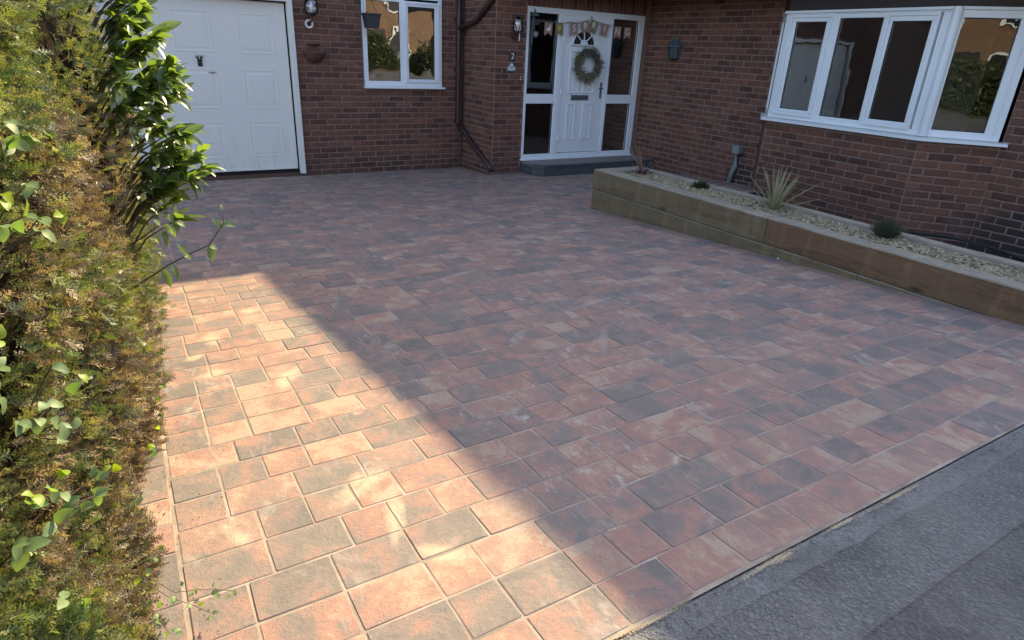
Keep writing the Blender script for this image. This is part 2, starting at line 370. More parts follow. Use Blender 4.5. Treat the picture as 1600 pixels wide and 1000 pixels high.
def wpos(o):
    p = Vector(o.location)
    while o.parent: o = o.parent; p += o.location
    return p
def link(name, me, parent=None, at=(0, 0, 0), bevel=0, segs=2):
    """links a mesh whose vertices are relative to world point `at`"""
    o = bpy.data.objects.new(name, me); COL.objects.link(o)
    o.location = Vector(at)
    if parent is not None: o.parent = parent; o.location = Vector(at)-wpos(parent)
    if bevel:
        b = o.modifiers.new('bevel', 'BEVEL'); b.width = bevel; b.segments = segs; b.limit_method = 'ANGLE'; b.angle_limit = 0.7
    return o
def part(name, mb, mat, parent, bevel=0, smooth=False, **kw):
    o = link(name, mb.mesh(name, mat, smooth), parent, (0, 0, 0), bevel)
    for k, v in kw.items(): o[k] = v
    return o
def thing(name, label, cat, loc=(0, 0, 0), group=None):
    o = bpy.data.objects.new(name, None); COL.objects.link(o); o.location = loc; o.empty_display_size = .1
    o['label'] = label; o['category'] = cat
    if group: o['group'] = group
    return o
def struct(name, mb, mat, smooth=False):
    o = link(name, mb.mesh(name, mat, smooth)); o['kind'] = 'structure'; return o
def npmesh(name, verts, faces, mat, fattr=None, cattr=None):
    """verts (n,3), faces (m,k) arrays; optional point float attribute 'rnd' or colour 'tint'"""
    me = bpy.data.meshes.new(name); nv, (nf, k) = len(verts), faces.shape
    me.vertices.add(nv); me.vertices.foreach_set('co', verts.astype(np.float32).ravel())
    me.loops.add(nf*k); me.loops.foreach_set('vertex_index', faces.astype(np.int32).ravel())
    me.polygons.add(nf); me.polygons.foreach_set('loop_start', np.arange(0, nf*k, k, dtype=np.int32))
    me.update(calc_edges=True); me.materials.append(mat)
    if fattr is not None:
        a = me.attributes.new('rnd', 'FLOAT', 'POINT'); a.data.foreach_set('value', fattr.astype(np.float32))
    if cattr is not None:
        a = me.attributes.new('tint', 'FLOAT_COLOR', 'POINT')
        a.data.foreach_set('color', np.concatenate([cattr, np.ones((nv, 1))], 1).astype(np.float32).ravel())
    return me

# ------------------------------------------------------------------ ground, road
g = MB()
ysl = [-400, -60, 0.0, 0.45, 5.19, D, D+0.5, 400]; zsl = [gz(y)-.06 for y in ysl]
xs = [-400, -30, 0, 4.70, 7.6, 40, 400]; HOLE = (3, 3)          # cell of the sunken path
vs = [(x, y, z) for y, z in zip(ysl, zsl) for x in xs]; n = len(xs)
g.add(vs, [(j*n+i, j*n+i+1, (j+1)*n+i+1, (j+1)*n+i) for j in range(len(ysl)-1) for i in range(n-1) if (j, i) != HOLE])
struct('ground', g, M['soil'])
def slope_sheet(x0, x1, y0, y1, off, nx=2, ny=2):
    b = MB(); X = np.linspace(x0, x1, nx); Y = np.linspace(y0, y1, ny)
    b.add([(x, y, gz(y)+off) for y in Y for x in X], [(j*nx+i, j*nx+i+1, (j+1)*nx+i+1, (j+1)*nx+i) for j in range(ny-1) for i in range(nx-1)])
    return b
EDGE = 0.757
# footway and carriageway as solid layers with a little wobble along their edges
def strip(name, edge_fn, y0, off, thick, mat, x0=-30, x1=30):
    b = MB(); X = np.concatenate([np.linspace(x0, -1.2, 12), np.linspace(-1, 4, 120), np.linspace(4.2, x1, 12)])
    n = len(X)
    for x in X:
        e = edge_fn(x)
        for y, z in ((y0, off), (max(0.0, y0), off), (e-.012, off), (e, off-.008), (e, off-thick)): b.v.append((x, y, gz(y)+z))
    for i in range(n-1):
        for k in range(0 if y0 < 0 else 1, 4): b.f.append((i*5+k, i*5+5+k, i*5+6+k, i*5+1+k))
    return struct(name, b, mat)
wob = lambda x, s, a: a*(math.sin(x*7.3+s)+.6*math.sin(x*17.1+2*s)+.5*math.sin(x*41+s))
strip('road_edging', lambda x: EDGE-.005, .55, -.004, .05, M['kerb'])
strip('footway', lambda x: .672+wob(x, 1.0, .0025)+.003*math.sin(x*113)+.002*math.sin(x*241), -1, .000, .05, M['asphalt'])
strip('road', lambda x: .452+.010*x+wob(x, 2.0, .0015), -9.0, .0065, .04, M['asphalt_d'])

# ------------------------------------------------------------------ driveway
drive = MB()
for x0, x1, y0, y1 in ((-.2135, 4.30, EDGE-.01, 5.205), (-.2135, 7.2, 5.2051, D+.02), (-2.6, -.2137, 4.68, D+.02)):
    drive.add([(x, y, gz(y)-.0018) for x, y in ((x0, y0), (x1, y0), (x1, y1), (x0, y1))], [(0, 1, 2, 3)])
drive = struct('driveway', drive, M['sandjoint'])
def paver_mesh(L, W, k):
    """block with chamfered, slightly worn edges; origin at top centre"""
    r = random.Random(k); h = .06; b = MB()
    def ring(ins, z, cut, jit):
        x, y = L/2-ins, W/2-ins; c = cut
        pts = [(-x+c, -y), (x-c, -y), (x, -y+c), (x, y-c), (x-c, y), (-x+c, y), (-x, y-c), (-x, -y+c)]
        return [(px+r.uniform(-jit, jit), py+r.uniform(-jit, jit), z) for px, py in pts]
    b.v = ring(0, -h, .003, 0)+ring(0, -.006, .003, .0008)+ring(.0012, -.0015, .0035, .0009)+ring(.0036, 0, .0045, .0012)
    for j in range(3):
        for i in range(8): b.f.append((j*8+i, j*8+(i+1) % 8, j*8+8+(i+1) % 8, j*8+8+i))
    b.f.append(tuple(range(24, 32)))
    me = b.mesh('paver', M['paver'])
    return me
LENS = [.2085, .1385]; PW = .1446; PITCHY = .14825
pmesh = {(li, k): paver_mesh(L-.0034, PW, 31*li+k) for li, L in enumerate(LENS) for k in range(5)}
pav = []                                     # (x, y, length, width, mesh key or None)
slopeang = -math.atan(T)
def in_open(x0, x1, y):
    """clip to what the drive covers in this row"""
    lim = 4.085 if y < 5.20 else 7.02
    if y+.07 > 7.47: lim = 4.915
    if y+.07 > 7.99: lim = 4.42
    return lim
y = EDGE+PW/2+.001; row = 0
while y < D-.05:
    lim = in_open(0, 0, y)
    x = -.062-random.choice([0, 0, 0])
    last = None
    while x < lim-.03:
        li = random.choices([0, 1], [.52, .48])[0]
        L = LENS[li]+random.uniform(-.0, .0)
        if x+L > lim-.06:
            L = lim-x; li = None
        pav.append((x+L/2, y, L, PW, li))
        x += L
    x = -.2165                                # cells left of the border, behind the hedge
    if y > 4.7:
        while x > -2.5:
            li = random.choice([0, 1]); L = LENS[li]; pav.append((x-L/2, y, L, PW, li)); x -= L
    y += PITCHY; row += 1
yb = EDGE+.001; bl = [.134, .205, .120, .140, .205, .138]
i = 0
border = []
while yb < D-.1:
    L = bl[i % 6]; border.append((-.139, yb+L/2, .147, L, None)); yb += L; i += 1
allp = [(p, 'f') for p in pav]+[(p, 'b') for p in border]
def area(p):
    x, yy, L, W = p[:4]; c = [proj((x+sx*L/2, yy+sy*W/2, gz(yy))) for sx, sy in ((-1, -1), (1, -1), (1, 1), (-1, 1))]
    if any(q is None for q in c): return 0
    if max(q[0] for q in c) < 150 or min(q[0] for q in c) > 1600 or min(q[1] for q in c) > 1000 or max(q[1] for q in c) < 0: return 0
    return abs(sum(c[i][0]*c[(i+1) % 4][1]-c[(i+1) % 4][0]*c[i][1] for i in range(4)))/2
allp.sort(key=lambda q: -area(q[0]))
sv, sf, sr = [], [], []; off = 0
import itertools
def mdata(me):
    v = np.empty(len(me.vertices)*3); me.vertices.foreach_get('co', v); return v.reshape(-1, 3), [tuple(p.vertices) for p in me.polygons]
mcache = {k: mdata(me) for k, me in pmesh.items()}
stuff = MB(); srnd = []
for idx, (p, kind) in enumerate(allp):
    x, yy, L, W, li = p
    rot = Matrix.Rotation(slopeang+random.uniform(-.005, .005), 4, 'X') @ Matrix.Rotation(random.uniform(-.005, .005), 4, 'Y') @ Matrix.Rotation(random.uniform(-.008, .008), 4, 'Z')
    if random.random() < .5: rot = rot @ Matrix.Rotation(math.pi, 4, 'Z')
    loc = (x+random.uniform(-.0012, .0012), yy+random.uniform(-.0018, .0018), gz(yy)+random.uniform(-.0008, .0012))
    if kind == 'b' or li is None:
        me = paver_mesh(L-.0034, W-.0034 if kind == 'b' else PW, idx)
    else: me = pmesh[(li, random.randrange(5))]
    if idx < 300:
        o = link('paver', me, drive, loc); o.rotation_euler = rot.to_euler()
    else:
        v, f = (mdata(me) if (kind == 'b' or li is None) else mcache[next(k for k, q in pmesh.items() if q is me)])
        mm = Matrix.Translation(loc) @ rot
        o = len(stuff.v)
        stuff.v += [tuple(mm @ Vector(c)) for c in v]; stuff.f += [tuple(i+o for i in q) for q in f]
        srnd += [random.random()]*len(v)
me = stuff.mesh('paving', M['paver_s'])
a = me.attributes.new('rnd', 'FLOAT', 'POINT'); a.data.foreach_set('value', np.array(srnd, dtype=np.float32))
o = link('paving', me, drive); o['kind'] = 'stuff'

# loose sand grains left on the paving
def grains(spots, name, mat, label=None):
    V, F = [], []
    for (cx, cy, rx, ry, ang, cnt) in spots:
        rad = np.abs(rng.normal(0, .55, cnt)); th = rng.uniform(0, 2*np.pi, cnt)
        u = rad*np.cos(th)*rx; v = rad*np.sin(th)*ry
        px = cx+u*math.cos(ang)-v*math.sin(ang); py = cy+u*math.sin(ang)+v*math.cos(ang)
        s = rng.uniform(.0007, .0018, cnt)
        base = np.stack([px, py, np.array([gz(q) for q in py])+.0015], 1)
        for k, (dx, dy, dz) in enumerate(((-1, -.7, 0), (1, -.7, 0), (0, 1, 0), (0, 0, 1.0))): V.append(base+np.stack([dx*s, dy*s, dz*s], 1))
    out = []; fo = []; o = 0
    for i in range(0, len(V), 4):
        c = len(V[i]); out.append(np.concatenate(V[i:i+4])); b = np.arange(c)+o
        for t in ((0, 1, 3), (1, 2, 3), (2, 0, 3)): fo.append(np.stack([b+t[0]*c, b+t[1]*c, b+t[2]*c], 1))
        o += 4*c
    me = npmesh(name, np.concatenate(out), np.concatenate(fo), mat)
    ob = link(name, me); ob['kind'] = 'stuff'
    return ob
grains([(.46, 1.62, .05, .012, .6, 260), (1.35, .728, .06, .014, .05, 800), (1.28, .732, .12, .008, .05, 900),
        (.9, .742, .12, .006, 0, 700), (.72, .75, .1, .005, 0, 500), (1.62, .735, .10, .008, 0, 700), (1.9, .73, .2, .01, 0, 800), (.92, .90, .01, .003, 0, 120), (1.02, 1.05, .02, .003, 0, 160)], 'loose_sand', M['sand'])

def bits(name, mat, P, lo, hi, flat):
    cnt = len(P); base = np.array([(-1, -.7, 0), (1, -.8, 0), (.9, .8, 0), (-.8, .9, 0), (.1, 0, 1.0)])
    s_ = rng.uniform(lo, hi, (cnt, 1, 1)); a = rng.uniform(0, 6.28, cnt)
    V = (base[None]+rng.uniform(-.3, .3, (cnt, 5, 3)))*s_*np.array([1, .7, flat])
    X = V[:, :, 0]*np.cos(a)[:, None]-V[:, :, 1]*np.sin(a)[:, None]; Y = V[:, :, 0]*np.sin(a)[:, None]+V[:, :, 1]*np.cos(a)[:, None]
    V = np.stack([X, Y, V[:, :, 2]], 2)+P[:, None]
    F = (np.array([(0, 1, 4), (1, 2, 4), (2, 3, 4), (3, 0, 4)])[None]+(np.arange(cnt)*5)[:, None, None]).reshape(-1, 3)
    o = link(name, npmesh(name, V.reshape(-1, 3), F, mat)); o['kind'] = 'stuff'
ex = rng.uniform(.5, 3.4, 900); ey = .735-np.abs(rng.normal(0, .035, 900))
bits('loose_grit', M['kerb'], np.stack([ex, ey, np.array([gz(q) for q in ey])+.001], 1), .0012, .0045, .6)
lx = rng.normal(-.10, .07, 420); ly = rng.uniform(1.2, 4.2, 420)
bits('needle_litter', M['stem'], np.stack([lx, ly, np.array([gz(q) for q in ly])+.0015], 1), .0012, .004, .3)

# ------------------------------------------------------------------ the house
house = thing('brick_house', 'red brick house with white garage door, porch and bay window', 'house', (5.0, 9.0, 0))
BR, CR_ = .225, .075
PROUD = .006
def brick_mesh(L, H, k, depth=.03):
    r = random.Random(k); b = MB()
    def ring(ins, d, j, cut=None):
        x, z = L/2-ins, H/2-ins
        return [(px+r.uniform(-j, j), d, pz+r.uniform(-j, j)) for px, pz in ((-x, -z), (x, -z), (x, z), (-x, z))]
    b.v = ring(0, -depth, 0)+ring(0, -.005, .0018)+ring(.006, 0, .0022)
    for j in range(2):
        for i in range(4): b.f.append((j*4+i, j*4+4+i, j*4+4+(i+1) % 4, j*4+(i+1) % 4))
    b.f.append((8, 11, 10, 9))
    return b.mesh('brick', M['brick'])
bmesh_v = [brick_mesh(.2105, .0615, k) for k in range(6)]
bdata = [mdata(q) for q in bmesh_v]
BR_LIST = []                                   # (wall index, pos, len, normal angle, u)
def lay(wi, o, u, n, u0, u1, z0, z1, holes, phase=0.0, zbase=0.0, soldier=None):
    """stretcher bond over a rectangle of wall, cut round the holes"""
    o = Vector(o); u = Vector(u); n = Vector(n); c0 = math.floor((z0-zbase)/CR_)
    c = c0
    while zbase+c*CR_ < z1-.02:
        zb = zbase+c*CR_; zc = zb+CR_/2
        st = phase+(BR/2 if c % 2 else 0)
        a = u0-((u0-st) % BR)
        while a < u1-.005:
            segs = [(max(a, u0), min(a+BR, u1))]
            for (h0, h1, g0, g1) in holes:
                if g0 < zc < g1:
                    ns = []
                    for s0, s1 in segs:
                        if h1 <= s0 or h0 >= s1: ns.append((s0, s1)); continue
                        if s0 < h0: ns.append((s0, h0))
                        if h1 < s1: ns.append((h1, s1))
                    segs = ns
            for s0, s1 in segs:
                L = s1-s0-.0095
                if L > .022 and zb+CR_ <= z1+.03 and zb >= z0-.04:
                    p = o+u*((s0+s1)/2)+n*(PROUD+random.uniform(-.002, .002)); BR_LIST.append((wi, (p.x, p.y, zc), L, .0655, tuple(n), tuple(u)))
            a += BR
        c += 1
def wall_mesh(o, u, n, u0, u1, z0, z1, holes, thick=.22):
    us = sorted({u0, u1, *[h for q in holes for h in q[:2] if u0 < h < u1]}); zs = sorted({z0, z1, *[h for q in holes for h in q[2:] if z0 < h < z1]})
    b = MB()
    for i in range(len(us)-1):
        for j in range(len(zs)-1):
            cu, cz = (us[i]+us[i+1])/2, (zs[j]+zs[j+1])/2
            if any(h[0] < cu < h[1] and h[2] < cz < h[3] for h in holes): continue
            b.obox(o, u, n, us[i], us[i+1], -thick, 0, zs[j], zs[j+1])
    return b
SOF = 2.50                                     # canopy soffit height
WALLS = []
def wall(name, o, u, n, u0, u1, z0, z1, holes, phase=0, label=None, lay_rng=None, bholes=None):
    w = part(name, wall_mesh(o, u, n, u0, u1, z0, z1, holes), M['mortar'], house)
    if label: w['label'] = label
    WALLS.append(w)
    a, b = lay_rng or (u0, u1)
    lay(len(WALLS)-1, o, u, n, a, b, max(z0, -.02), z1, bholes or holes, phase)
    return w
GH = [(-.30, 2.055, -.2, 2.215), (2.935, 4.105, 1.150, 2.36)]
wall('garage_wall', (0, D, 0), (1, 0, 0), (0, -1, 0), -3.5, 4.66, -.1, 2.7, GH, phase=.03, lay_rng=(-1.2, 4.45))
wall('porch_pier', (0, 7.990, 0), (1, 0, 0), (0, -1, 0), 4.45, 4.928, -.1, SOF, [], phase=4.45)
wall('porch_pier_side', (4.4499, 0, 0), (0, -1, 0), (-1, 0, 0), -8.949, -7.992, -.1, SOF, [], phase=-7.992)
# wall over the front door, and the soldier course
wall('door_head_wall', (0, 7.990, 0), (1, 0, 0), (0, -1, 0), 4.9285, 7.098, 2.279, SOF, [], bholes=[(4.8, 7.2, 2.0, 3.0)])
b = MB(); b.box(7.0055, 7.32, 7.992, 8.21, -.1, SOF); b.box(6.9, 7.6, D-.02, D+.029, -.1, 5.0); part('door_jamb_wall', b, M['mortar'], house)
a = 4.96
while a < 7.06:
    BR_LIST.append((3, (a, 7.990-PROUD, 2.279+.11), .2155, .0655, (0, -1, 0), (0, 0, 1))); a += .075
XW = 7.10; XF = 6.70
c1 = (XF, 3.42); c2 = (XW, 2.88); c3_ = (XF, 5.235); c4 = (XW, 5.60)
SILL = 1.085
wall('side_wall', (XW, 0, 0), (0, -1, 0), (-1, 0, 0), -7.99, -c4[1], -.1, 2.75, [], phase=0)
wall('side_wall', (XW, 0, 0), (0, -1, 0), (-1, 0, 0), -c2[1], -2.1, -.1, 2.75, [], phase=.1)
wall('bay_wall', (XF, 0, 0), (0, -1, 0), (-1, 0, 0), -c3_[1], -c1[1], -.1, SILL, [], phase=-c1[1])
du = Vector((c2[0]-c1[0], c2[1]-c1[1], 0)); LC = du.length; du.normalize(); dn = Vector((du.y, -du.x, 0)); dn = dn if dn.x < 0 else -dn
wall('bay_wall', (c1[0], c1[1], 0), du, dn, 0, LC, -.1, SILL, [], phase=.11)
eu = Vector((c3_[0]-c4[0], c3_[1]-c4[1], 0)); LE = eu.length; eu.normalize(); en = Vector((eu.y, -eu.x, 0)); en = en if en.x < 0 else -en
wall('bay_wall', (c4[0], c4[1], 0), eu, en, 0, LE, -.1, SILL, [], phase=.0)

def brick_area(b):
    wi, p, L, H, n, u = b
    u = Vector(u); vv = Vector((0, 0, 1)) if abs(u.z) < .5 else Vector(n).cross(u)
    c = [proj(Vector(p)+u*(sx*L/2)+vv*(sz*H/2)) for sx, sz in ((-1, -1), (1, -1), (1, 1), (-1, 1))]
    if any(q is None for q in c): return 0
    if max(q[0] for q in c) < 300 or min(q[0] for q in c) > 1600 or min(q[1] for q in c) > 1000 or max(q[1] for q in c) < 0: return 0
    return abs(sum(c[i][0]*c[(i+1) % 4][1]-c[(i+1) % 4][0]*c[i][1] for i in range(4)))/2
BR_LIST.sort(key=lambda b: -brick_area(b))
wst = {}
# the left splay of the bay faces away from the camera, the right wall past the frame is out of view: those bricks come last anyway
for idx, b in enumerate(BR_LIST):
    wi, p, L, H, n, u = b
    n = Vector(n); u = Vector(u)
    x = u if abs(u.z) > .5 else n.cross(Vector((0, 0, 1)))   # local +x
    z = Vector((0, 0, 1)) if abs(u.z) < .5 else x.cross(n)
    if abs(u.z) < .5: x = n.cross(z)
    R = Matrix((x, n, z)).transposed().to_4x4()
    R = R @ Matrix.Rotation(random.uniform(-.010, .010), 4, 'Y')
    sx = L/.2155; k = random.randrange(6)
    if idx < 300:
        o = link('brick', bmesh_v[k], WALLS[wi], p); o.rotation_euler = R.to_euler(); o.scale = (sx, 1, 1)
    else:
        mm = Matrix.Translation(p) @ R @ Matrix.Diagonal((sx, 1, 1, 1))
        mb, rr = wst.setdefault(wi, (MB(), []))
        v, f = bdata[k]; o0 = len(mb.v)
        mb.v += [tuple(mm @ Vector(c)) for c in v]; mb.f += [tuple(i+o0 for i in q) for q in f]; rr += [random.random()]*len(v)
for wi, (mb, rr) in wst.items():
    me = mb.mesh('brickwork', M['brick_s'])
    a = me.attributes.new('rnd', 'FLOAT', 'POINT'); a.data.foreach_set('value', np.array(rr, dtype=np.float32))
    o = link('brickwork', me, WALLS[wi]); o['kind'] = 'stuff'

# upper storey and roofs (above the frame; they shade the drive)
b = MB(); b.box(-3.5, 7.3, D+.03, D+.25, 2.7, 5.0); part('upper_wall', b, M['ubrick_x'], house)
b = MB(); b.box(7.15, 7.35, 2.1, D+.02, 2.75, 5.0); part('upper_wall', b, M['ubrick_y'], house)
part('upper_wall', MB().box(-3.5, -3.28, D+.26, 15.39, -.1, 5.0), M['ubrick_y'], house); part('upper_wall', MB().box(7.11, 13.49, 1.86, 2.095, -.1, 5.0), M['ubrick_x'], house)
ez = 5.1
r = MB()
tk = .08
def slab(q):                                    # a roof plane with thickness
    v = [Vector(p) for p in q]; d = Vector((0, 0, tk))
    r.add(v+[p-d for p in v], [(0, 1, 2, 3), (7, 6, 5, 4), (0, 4, 5, 1), (1, 5, 6, 2), (2, 6, 7, 3), (3, 7, 4, 0)])
tg = math.tan(math.radians(28))
slab([(-3.9, 8.657, ez), (6.8, 8.657, ez), (6.8+3.6, 8.657+3.6, ez+3.6*tg), (-3.9, 8.657+3.6, ez+3.6*tg)])
slab([(6.8, 1.6, ez), (6.8+3.6, 1.6, ez+3.6*tg), (6.8+3.6, 8.657+3.6, ez+3.6*tg), (6.8, 8.657, ez)])
slab([(-3.9, 15.95, ez), (-3.9, 12.26, ez+3.6*tg), (10.4, 12.26, ez+3.6*tg), (14.1, 15.95, ez)])
slab([(14.1, 1.6, ez), (14.1, 15.95, ez), (10.4, 12.26, ez+3.6*tg), (10.4, 1.6, ez+3.6*tg)])
part('roof', r, M['tile'], house)
b = MB(); b.box(-3.5, 13.7, 15.4, 15.6, -.1, 5.0); part('upper_wall', b, M['ubrick_x'], house)
b = MB(); b.box(13.5, 13.7, 1.86, 15.39, -.1, 5.0); part('upper_wall', b, M['ubrick_y'], house)
b = MB(); b.add([(7.15, 1.9, 5.0), (13.5, 1.9, 5.0), (10.4, 1.9, ez+3.6*tg-.05)], [(0, 1, 2)]); part('gable', b, M['ubrick_x'], house)
b = MB(); b.box(-3.9, 6.795, 8.64, 8.70, ez-.24, ez-.085); b.box(6.78, 6.84, 1.6, 8.63, ez-.24, ez-.085); part('fascia', b, M['soffit'], house)
# lean-to canopy over door and bay
b = MB(); b.box(4.40, 7.09, 7.55, 7.984, SOF, SOF+.04); b.box(6.42, 7.09, 2.1, 7.545, SOF, SOF+.04); b.box(4.40, 6.40, 7.50, 7.545, SOF-.02, SOF+.16); b.box(6.36, 6.415, 2.1, 7.545, SOF-.02, SOF+.16)
b.box(4.40, 4.44, 7.99, 8.95, SOF-.02, SOF+.16); b.box(4.445, 4.93, 7.99, 8.95, SOF+.002, SOF+.04)
part('canopy_soffit', b, M['soffit'], house)
b = MB()
b.add([(4.35, 7.45, SOF+.17), (7.13, 7.45, SOF+.17), (7.13, 8.94, SOF+.55), (4.35, 8.94, SOF+.55), (6.31, 2.05, SOF+.172), (7.13, 2.05, SOF+.5), (7.13, 7.44, SOF+.5), (6.31, 7.44, SOF+.172)], [(0, 1, 2, 3), (4, 5, 6, 7)])
part('canopy_roof', b, M['tile'], house)
# dark board between bay head and soffit
b = MB()
b.obox((XF, 0, 0), (0, -1, 0), (-1, 0, 0), -c3_[1], -c1[1], -.05, -.012, 2.266, SOF-.002)
b.obox((c1[0], c1[1], 0), du, dn, .01, LC, -.05, -.012, 2.266, SOF-.002)
b.obox((c4[0], c4[1], 0), eu, en, 0, LE-.01, -.05, -.012, 2.266, SOF-.002)
part('bay_head_board', b, M['soffit'], house)

# ---- rooms seen dimly through the glass
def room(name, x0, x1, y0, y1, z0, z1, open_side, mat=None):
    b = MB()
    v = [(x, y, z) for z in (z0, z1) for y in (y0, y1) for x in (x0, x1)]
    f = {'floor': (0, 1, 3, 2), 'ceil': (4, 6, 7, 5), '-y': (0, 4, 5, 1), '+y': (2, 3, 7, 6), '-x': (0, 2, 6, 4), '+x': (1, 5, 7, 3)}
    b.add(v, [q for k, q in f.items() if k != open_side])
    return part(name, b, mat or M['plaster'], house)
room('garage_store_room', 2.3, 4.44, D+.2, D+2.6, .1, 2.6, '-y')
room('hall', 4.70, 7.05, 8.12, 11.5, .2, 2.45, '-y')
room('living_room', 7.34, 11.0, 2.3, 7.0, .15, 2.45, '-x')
b = MB()
for k in range(14):
    x0 = 2.96+k*.034; b.obox((x0, D+.16+.012*math.sin(k*2.1), 0), (1, 0, 0), (0, -1, 0), 0, .030, 0, .012, 1.2, 2.35)
b2 = MB(); b2.box(2.66, 3.02, D+.22, D+.24, 1.0, 2.4)
part('curtain', b2, M['curtain'], house)
part('wardrobe', MB().box(8.6, 9.6, 3.9, 4.4, .152, 2.1), M['floor'], house); part('sideboard', MB().box(9.2, 9.7, 5.5, 6.4, .152, 1.1), M['floor'], house)

# ---- window frames
def pane(o, u, n, a0, a1, z0, z1, parent, mat, d=-.03):
    b = MB().obox(o, u, n, a0-.004, a1+.004, d-.006, d, z0-.004, z1+.004); p = part('pane', b, mat, parent)
    g = MB()
    for q in ((a0, a0+.005, z0, z1), (a1-.005, a1, z0, z1), (a0+.005, a1-.005, z0, z0+.006), (a0+.005, a1-.005, z1-.006, z1)): g.obox(o, u, n, q[0], q[1], d+.0005, d+.008, q[2], q[3])
    part('gasket', g, M['gasket'], parent)
    return p
def ring(b, o, u, n, A, B, d0, d1):
    """rectangular frame between outer A=(a0,a1,z0,z1) and inner B"""
    b.obox(o, u, n, A[0], A[1], d0, d1, A[2], B[2]); b.obox(o, u, n, A[0], A[1], d0, d1, B[3], A[3])
    b.obox(o, u, n, A[0], B[0], d0, d1, B[2], B[3]); b.obox(o, u, n, B[1], A[1], d0, d1, B[2], B[3])
def sash(o, u, n, A, B, parent, mat, handle=None):
    b = MB(); ring(b, o, u, n, A, (A[0]+.032, A[1]-.032, A[2]+.032, A[3]-.032), -.04, .022)
    A2 = (A[0]+.032, A[1]-.032, A[2]+.032, A[3]-.032); ring(b, o, u, n, A2, B, -.04, .012)
    s = part('sash', b, M['white'], parent, bevel=.005)
    return s

# garage-side window
o, u, n = (0, D-.03, 0), (1, 0, 0), (0, -1, 0)
wn1 = part('window', MB(), None, house) if False else None
b = MB(); ring(b, o, u, n, (2.945, 4.098, 1.180, 2.35), (3.002, 4.045, 1.250, 2.30), -.04, .0)
b.obox(o, u, n, 3.472, 3.545, -.04, 0, 1.250, 2.30)
win = part('window', b, M['white'], house, bevel=.004)
pane(o, u, n, 3.002, 3.472, 1.25, 2.25, win, M['glass_bright'])
b = MB(); b.obox(o, u, n, 3.002, 3.472, -.04, -.004, 2.25, 2.30); part('frame_head', b, M['white'], win, bevel=.003)
sash(o, u, n, (3.535, 4.055, 1.235, 2.27), (3.588, 3.985, 1.280, 2.205), win, None)
pane(o, u, n, 3.588, 3.985, 1.28, 2.205, win, M['glass_bright'], -.012)
b = MB(); b.box(2.93, 4.13, D-.085, D+.05, 1.152, 1.179); part('window_sill', b, M['white'], win, bevel=.006)

# bay window
b = MB(); o, u, n = (XF, 0, 0), (0, -1, 0), (-1, 0, 0)
ring(b, o, u, n, (-5.235, -3.42, 1.122, 2.262), (-5.15, -3.53, 1.172, 2.222), -.06, .0)
for q in ((-4.655, -4.570), (-4.090, -4.035)): b.obox(o, u, n, q[0], q[1], -.06, 0, 1.172, 2.222)
b.obox(o, u, n, -4.570, -4.090, -.06, -.002, 1.172, 1.195); b.obox(o, u, n, -4.570, -4.090, -.06, -.002, 2.182, 2.222)
bay = part('bay_window', b, M['white'], house, bevel=.005)
bo, bu, bn = (c1[0], c1[1], 0), du, dn
b = MB(); ring(b, bo, bu, bn, (.012, LC-.03, 1.122, 2.262), (.070, .512, 1.188, 2.172), -.06, 0.001); b.obox(bo, bu, bn, .575, .582, 0.0015, .007, 1.15, 2.23)
part('frame', b, M['white'], bay, bevel=.005)
b = MB().tube([(c1[0]-.002, c1[1]-.012, 1.124), (c1[0]-.002, c1[1]-.012, 2.26)], .042, 12); part('corner_post', b, M['white'], bay, smooth=False)
b = MB(); ring(b, (c4[0], c4[1], 0), eu, en, (.03, LE-.012, 1.122, 2.262), (.08, LE-.07, 1.188, 2.172), -.06, 0.001); part('frame', b, M['white'], bay, bevel=.005)
pane((c4[0], c4[1], 0), eu, en, .08, LE-.07, 1.188, 2.172, bay, M['glass'])
sash(o, u, n, (-5.170, -4.648, 1.165, 2.222), (-5.092, -4.708, 1.231, 2.150), bay, None)
pane(o, u, n, -5.092, -4.708, 1.231, 2.150, bay, M['glass'], -.012)
pane(o, u, n, -4.570, -4.090, 1.195, 2.182, bay, M['glass'])
sash(o, u, n, (-4.052, -3.545, 1.165, 2.222), (-3.990, -3.610, 1.225, 2.145), bay, None)
pane(o, u, n, -3.990, -3.610, 1.225, 2.145, bay, M['glass'], -.012)
pane(bo, bu, bn, .070, .512, 1.188, 2.172, bay, M['glass'])
b = MB().obox(o, u, n, -4.022, -4.004, .012, .034, 1.55, 1.70).obox(o, u, n, -4.026, -4.000, .008, .020, 1.53, 1.60); part('handle', b, M['white'], bay, bevel=.004)
# sill with a drip nose, mitred round the bay
def off(p, d): return p
b = MB()
po = [(c4[0]+.02, c4[1]+.07), (XF-.065, c3_[1]+.035), (XF-.065, c1[1]-.03), (c2[0]-.045, c2[1]-.075)]
pi = [(c4[0]+.09, c4[1]), (XF+.05, c3_[1]-.02), (XF+.05, c1[1]+.02), (c2[0]+.03, c2[1]+.0)]
for z in (1.088, 1.120):
    for q in po+pi: b.v.append((q[0], q[1], z))
for i in range(3): b.f += [(i, i+1, 5+i, 4+i)[::-1], (8+i, 9+i, 13+i, 12+i), (i, 8+i, 9+i, i+1), (4+i, 5+i, 13+i, 12+i)]
b.f += [(0, 4, 12, 8), (3, 11, 15, 7)]
part('window_sill', b, M['white'], bay, bevel=.006)
b = MB()
po = [(p[0]-.01 if i in (1, 2) else p[0], p[1]) for i, p in enumerate([(c4[0], c4[1]+.02), (XF-.012, c3_[1]+.012), (XF-.012, c1[1]-.008), (c2[0]-.012, c2[1]-.02)])]
for z in (2.238, 2.262):
    for q in po+pi: b.v.append((q[0], q[1], z))
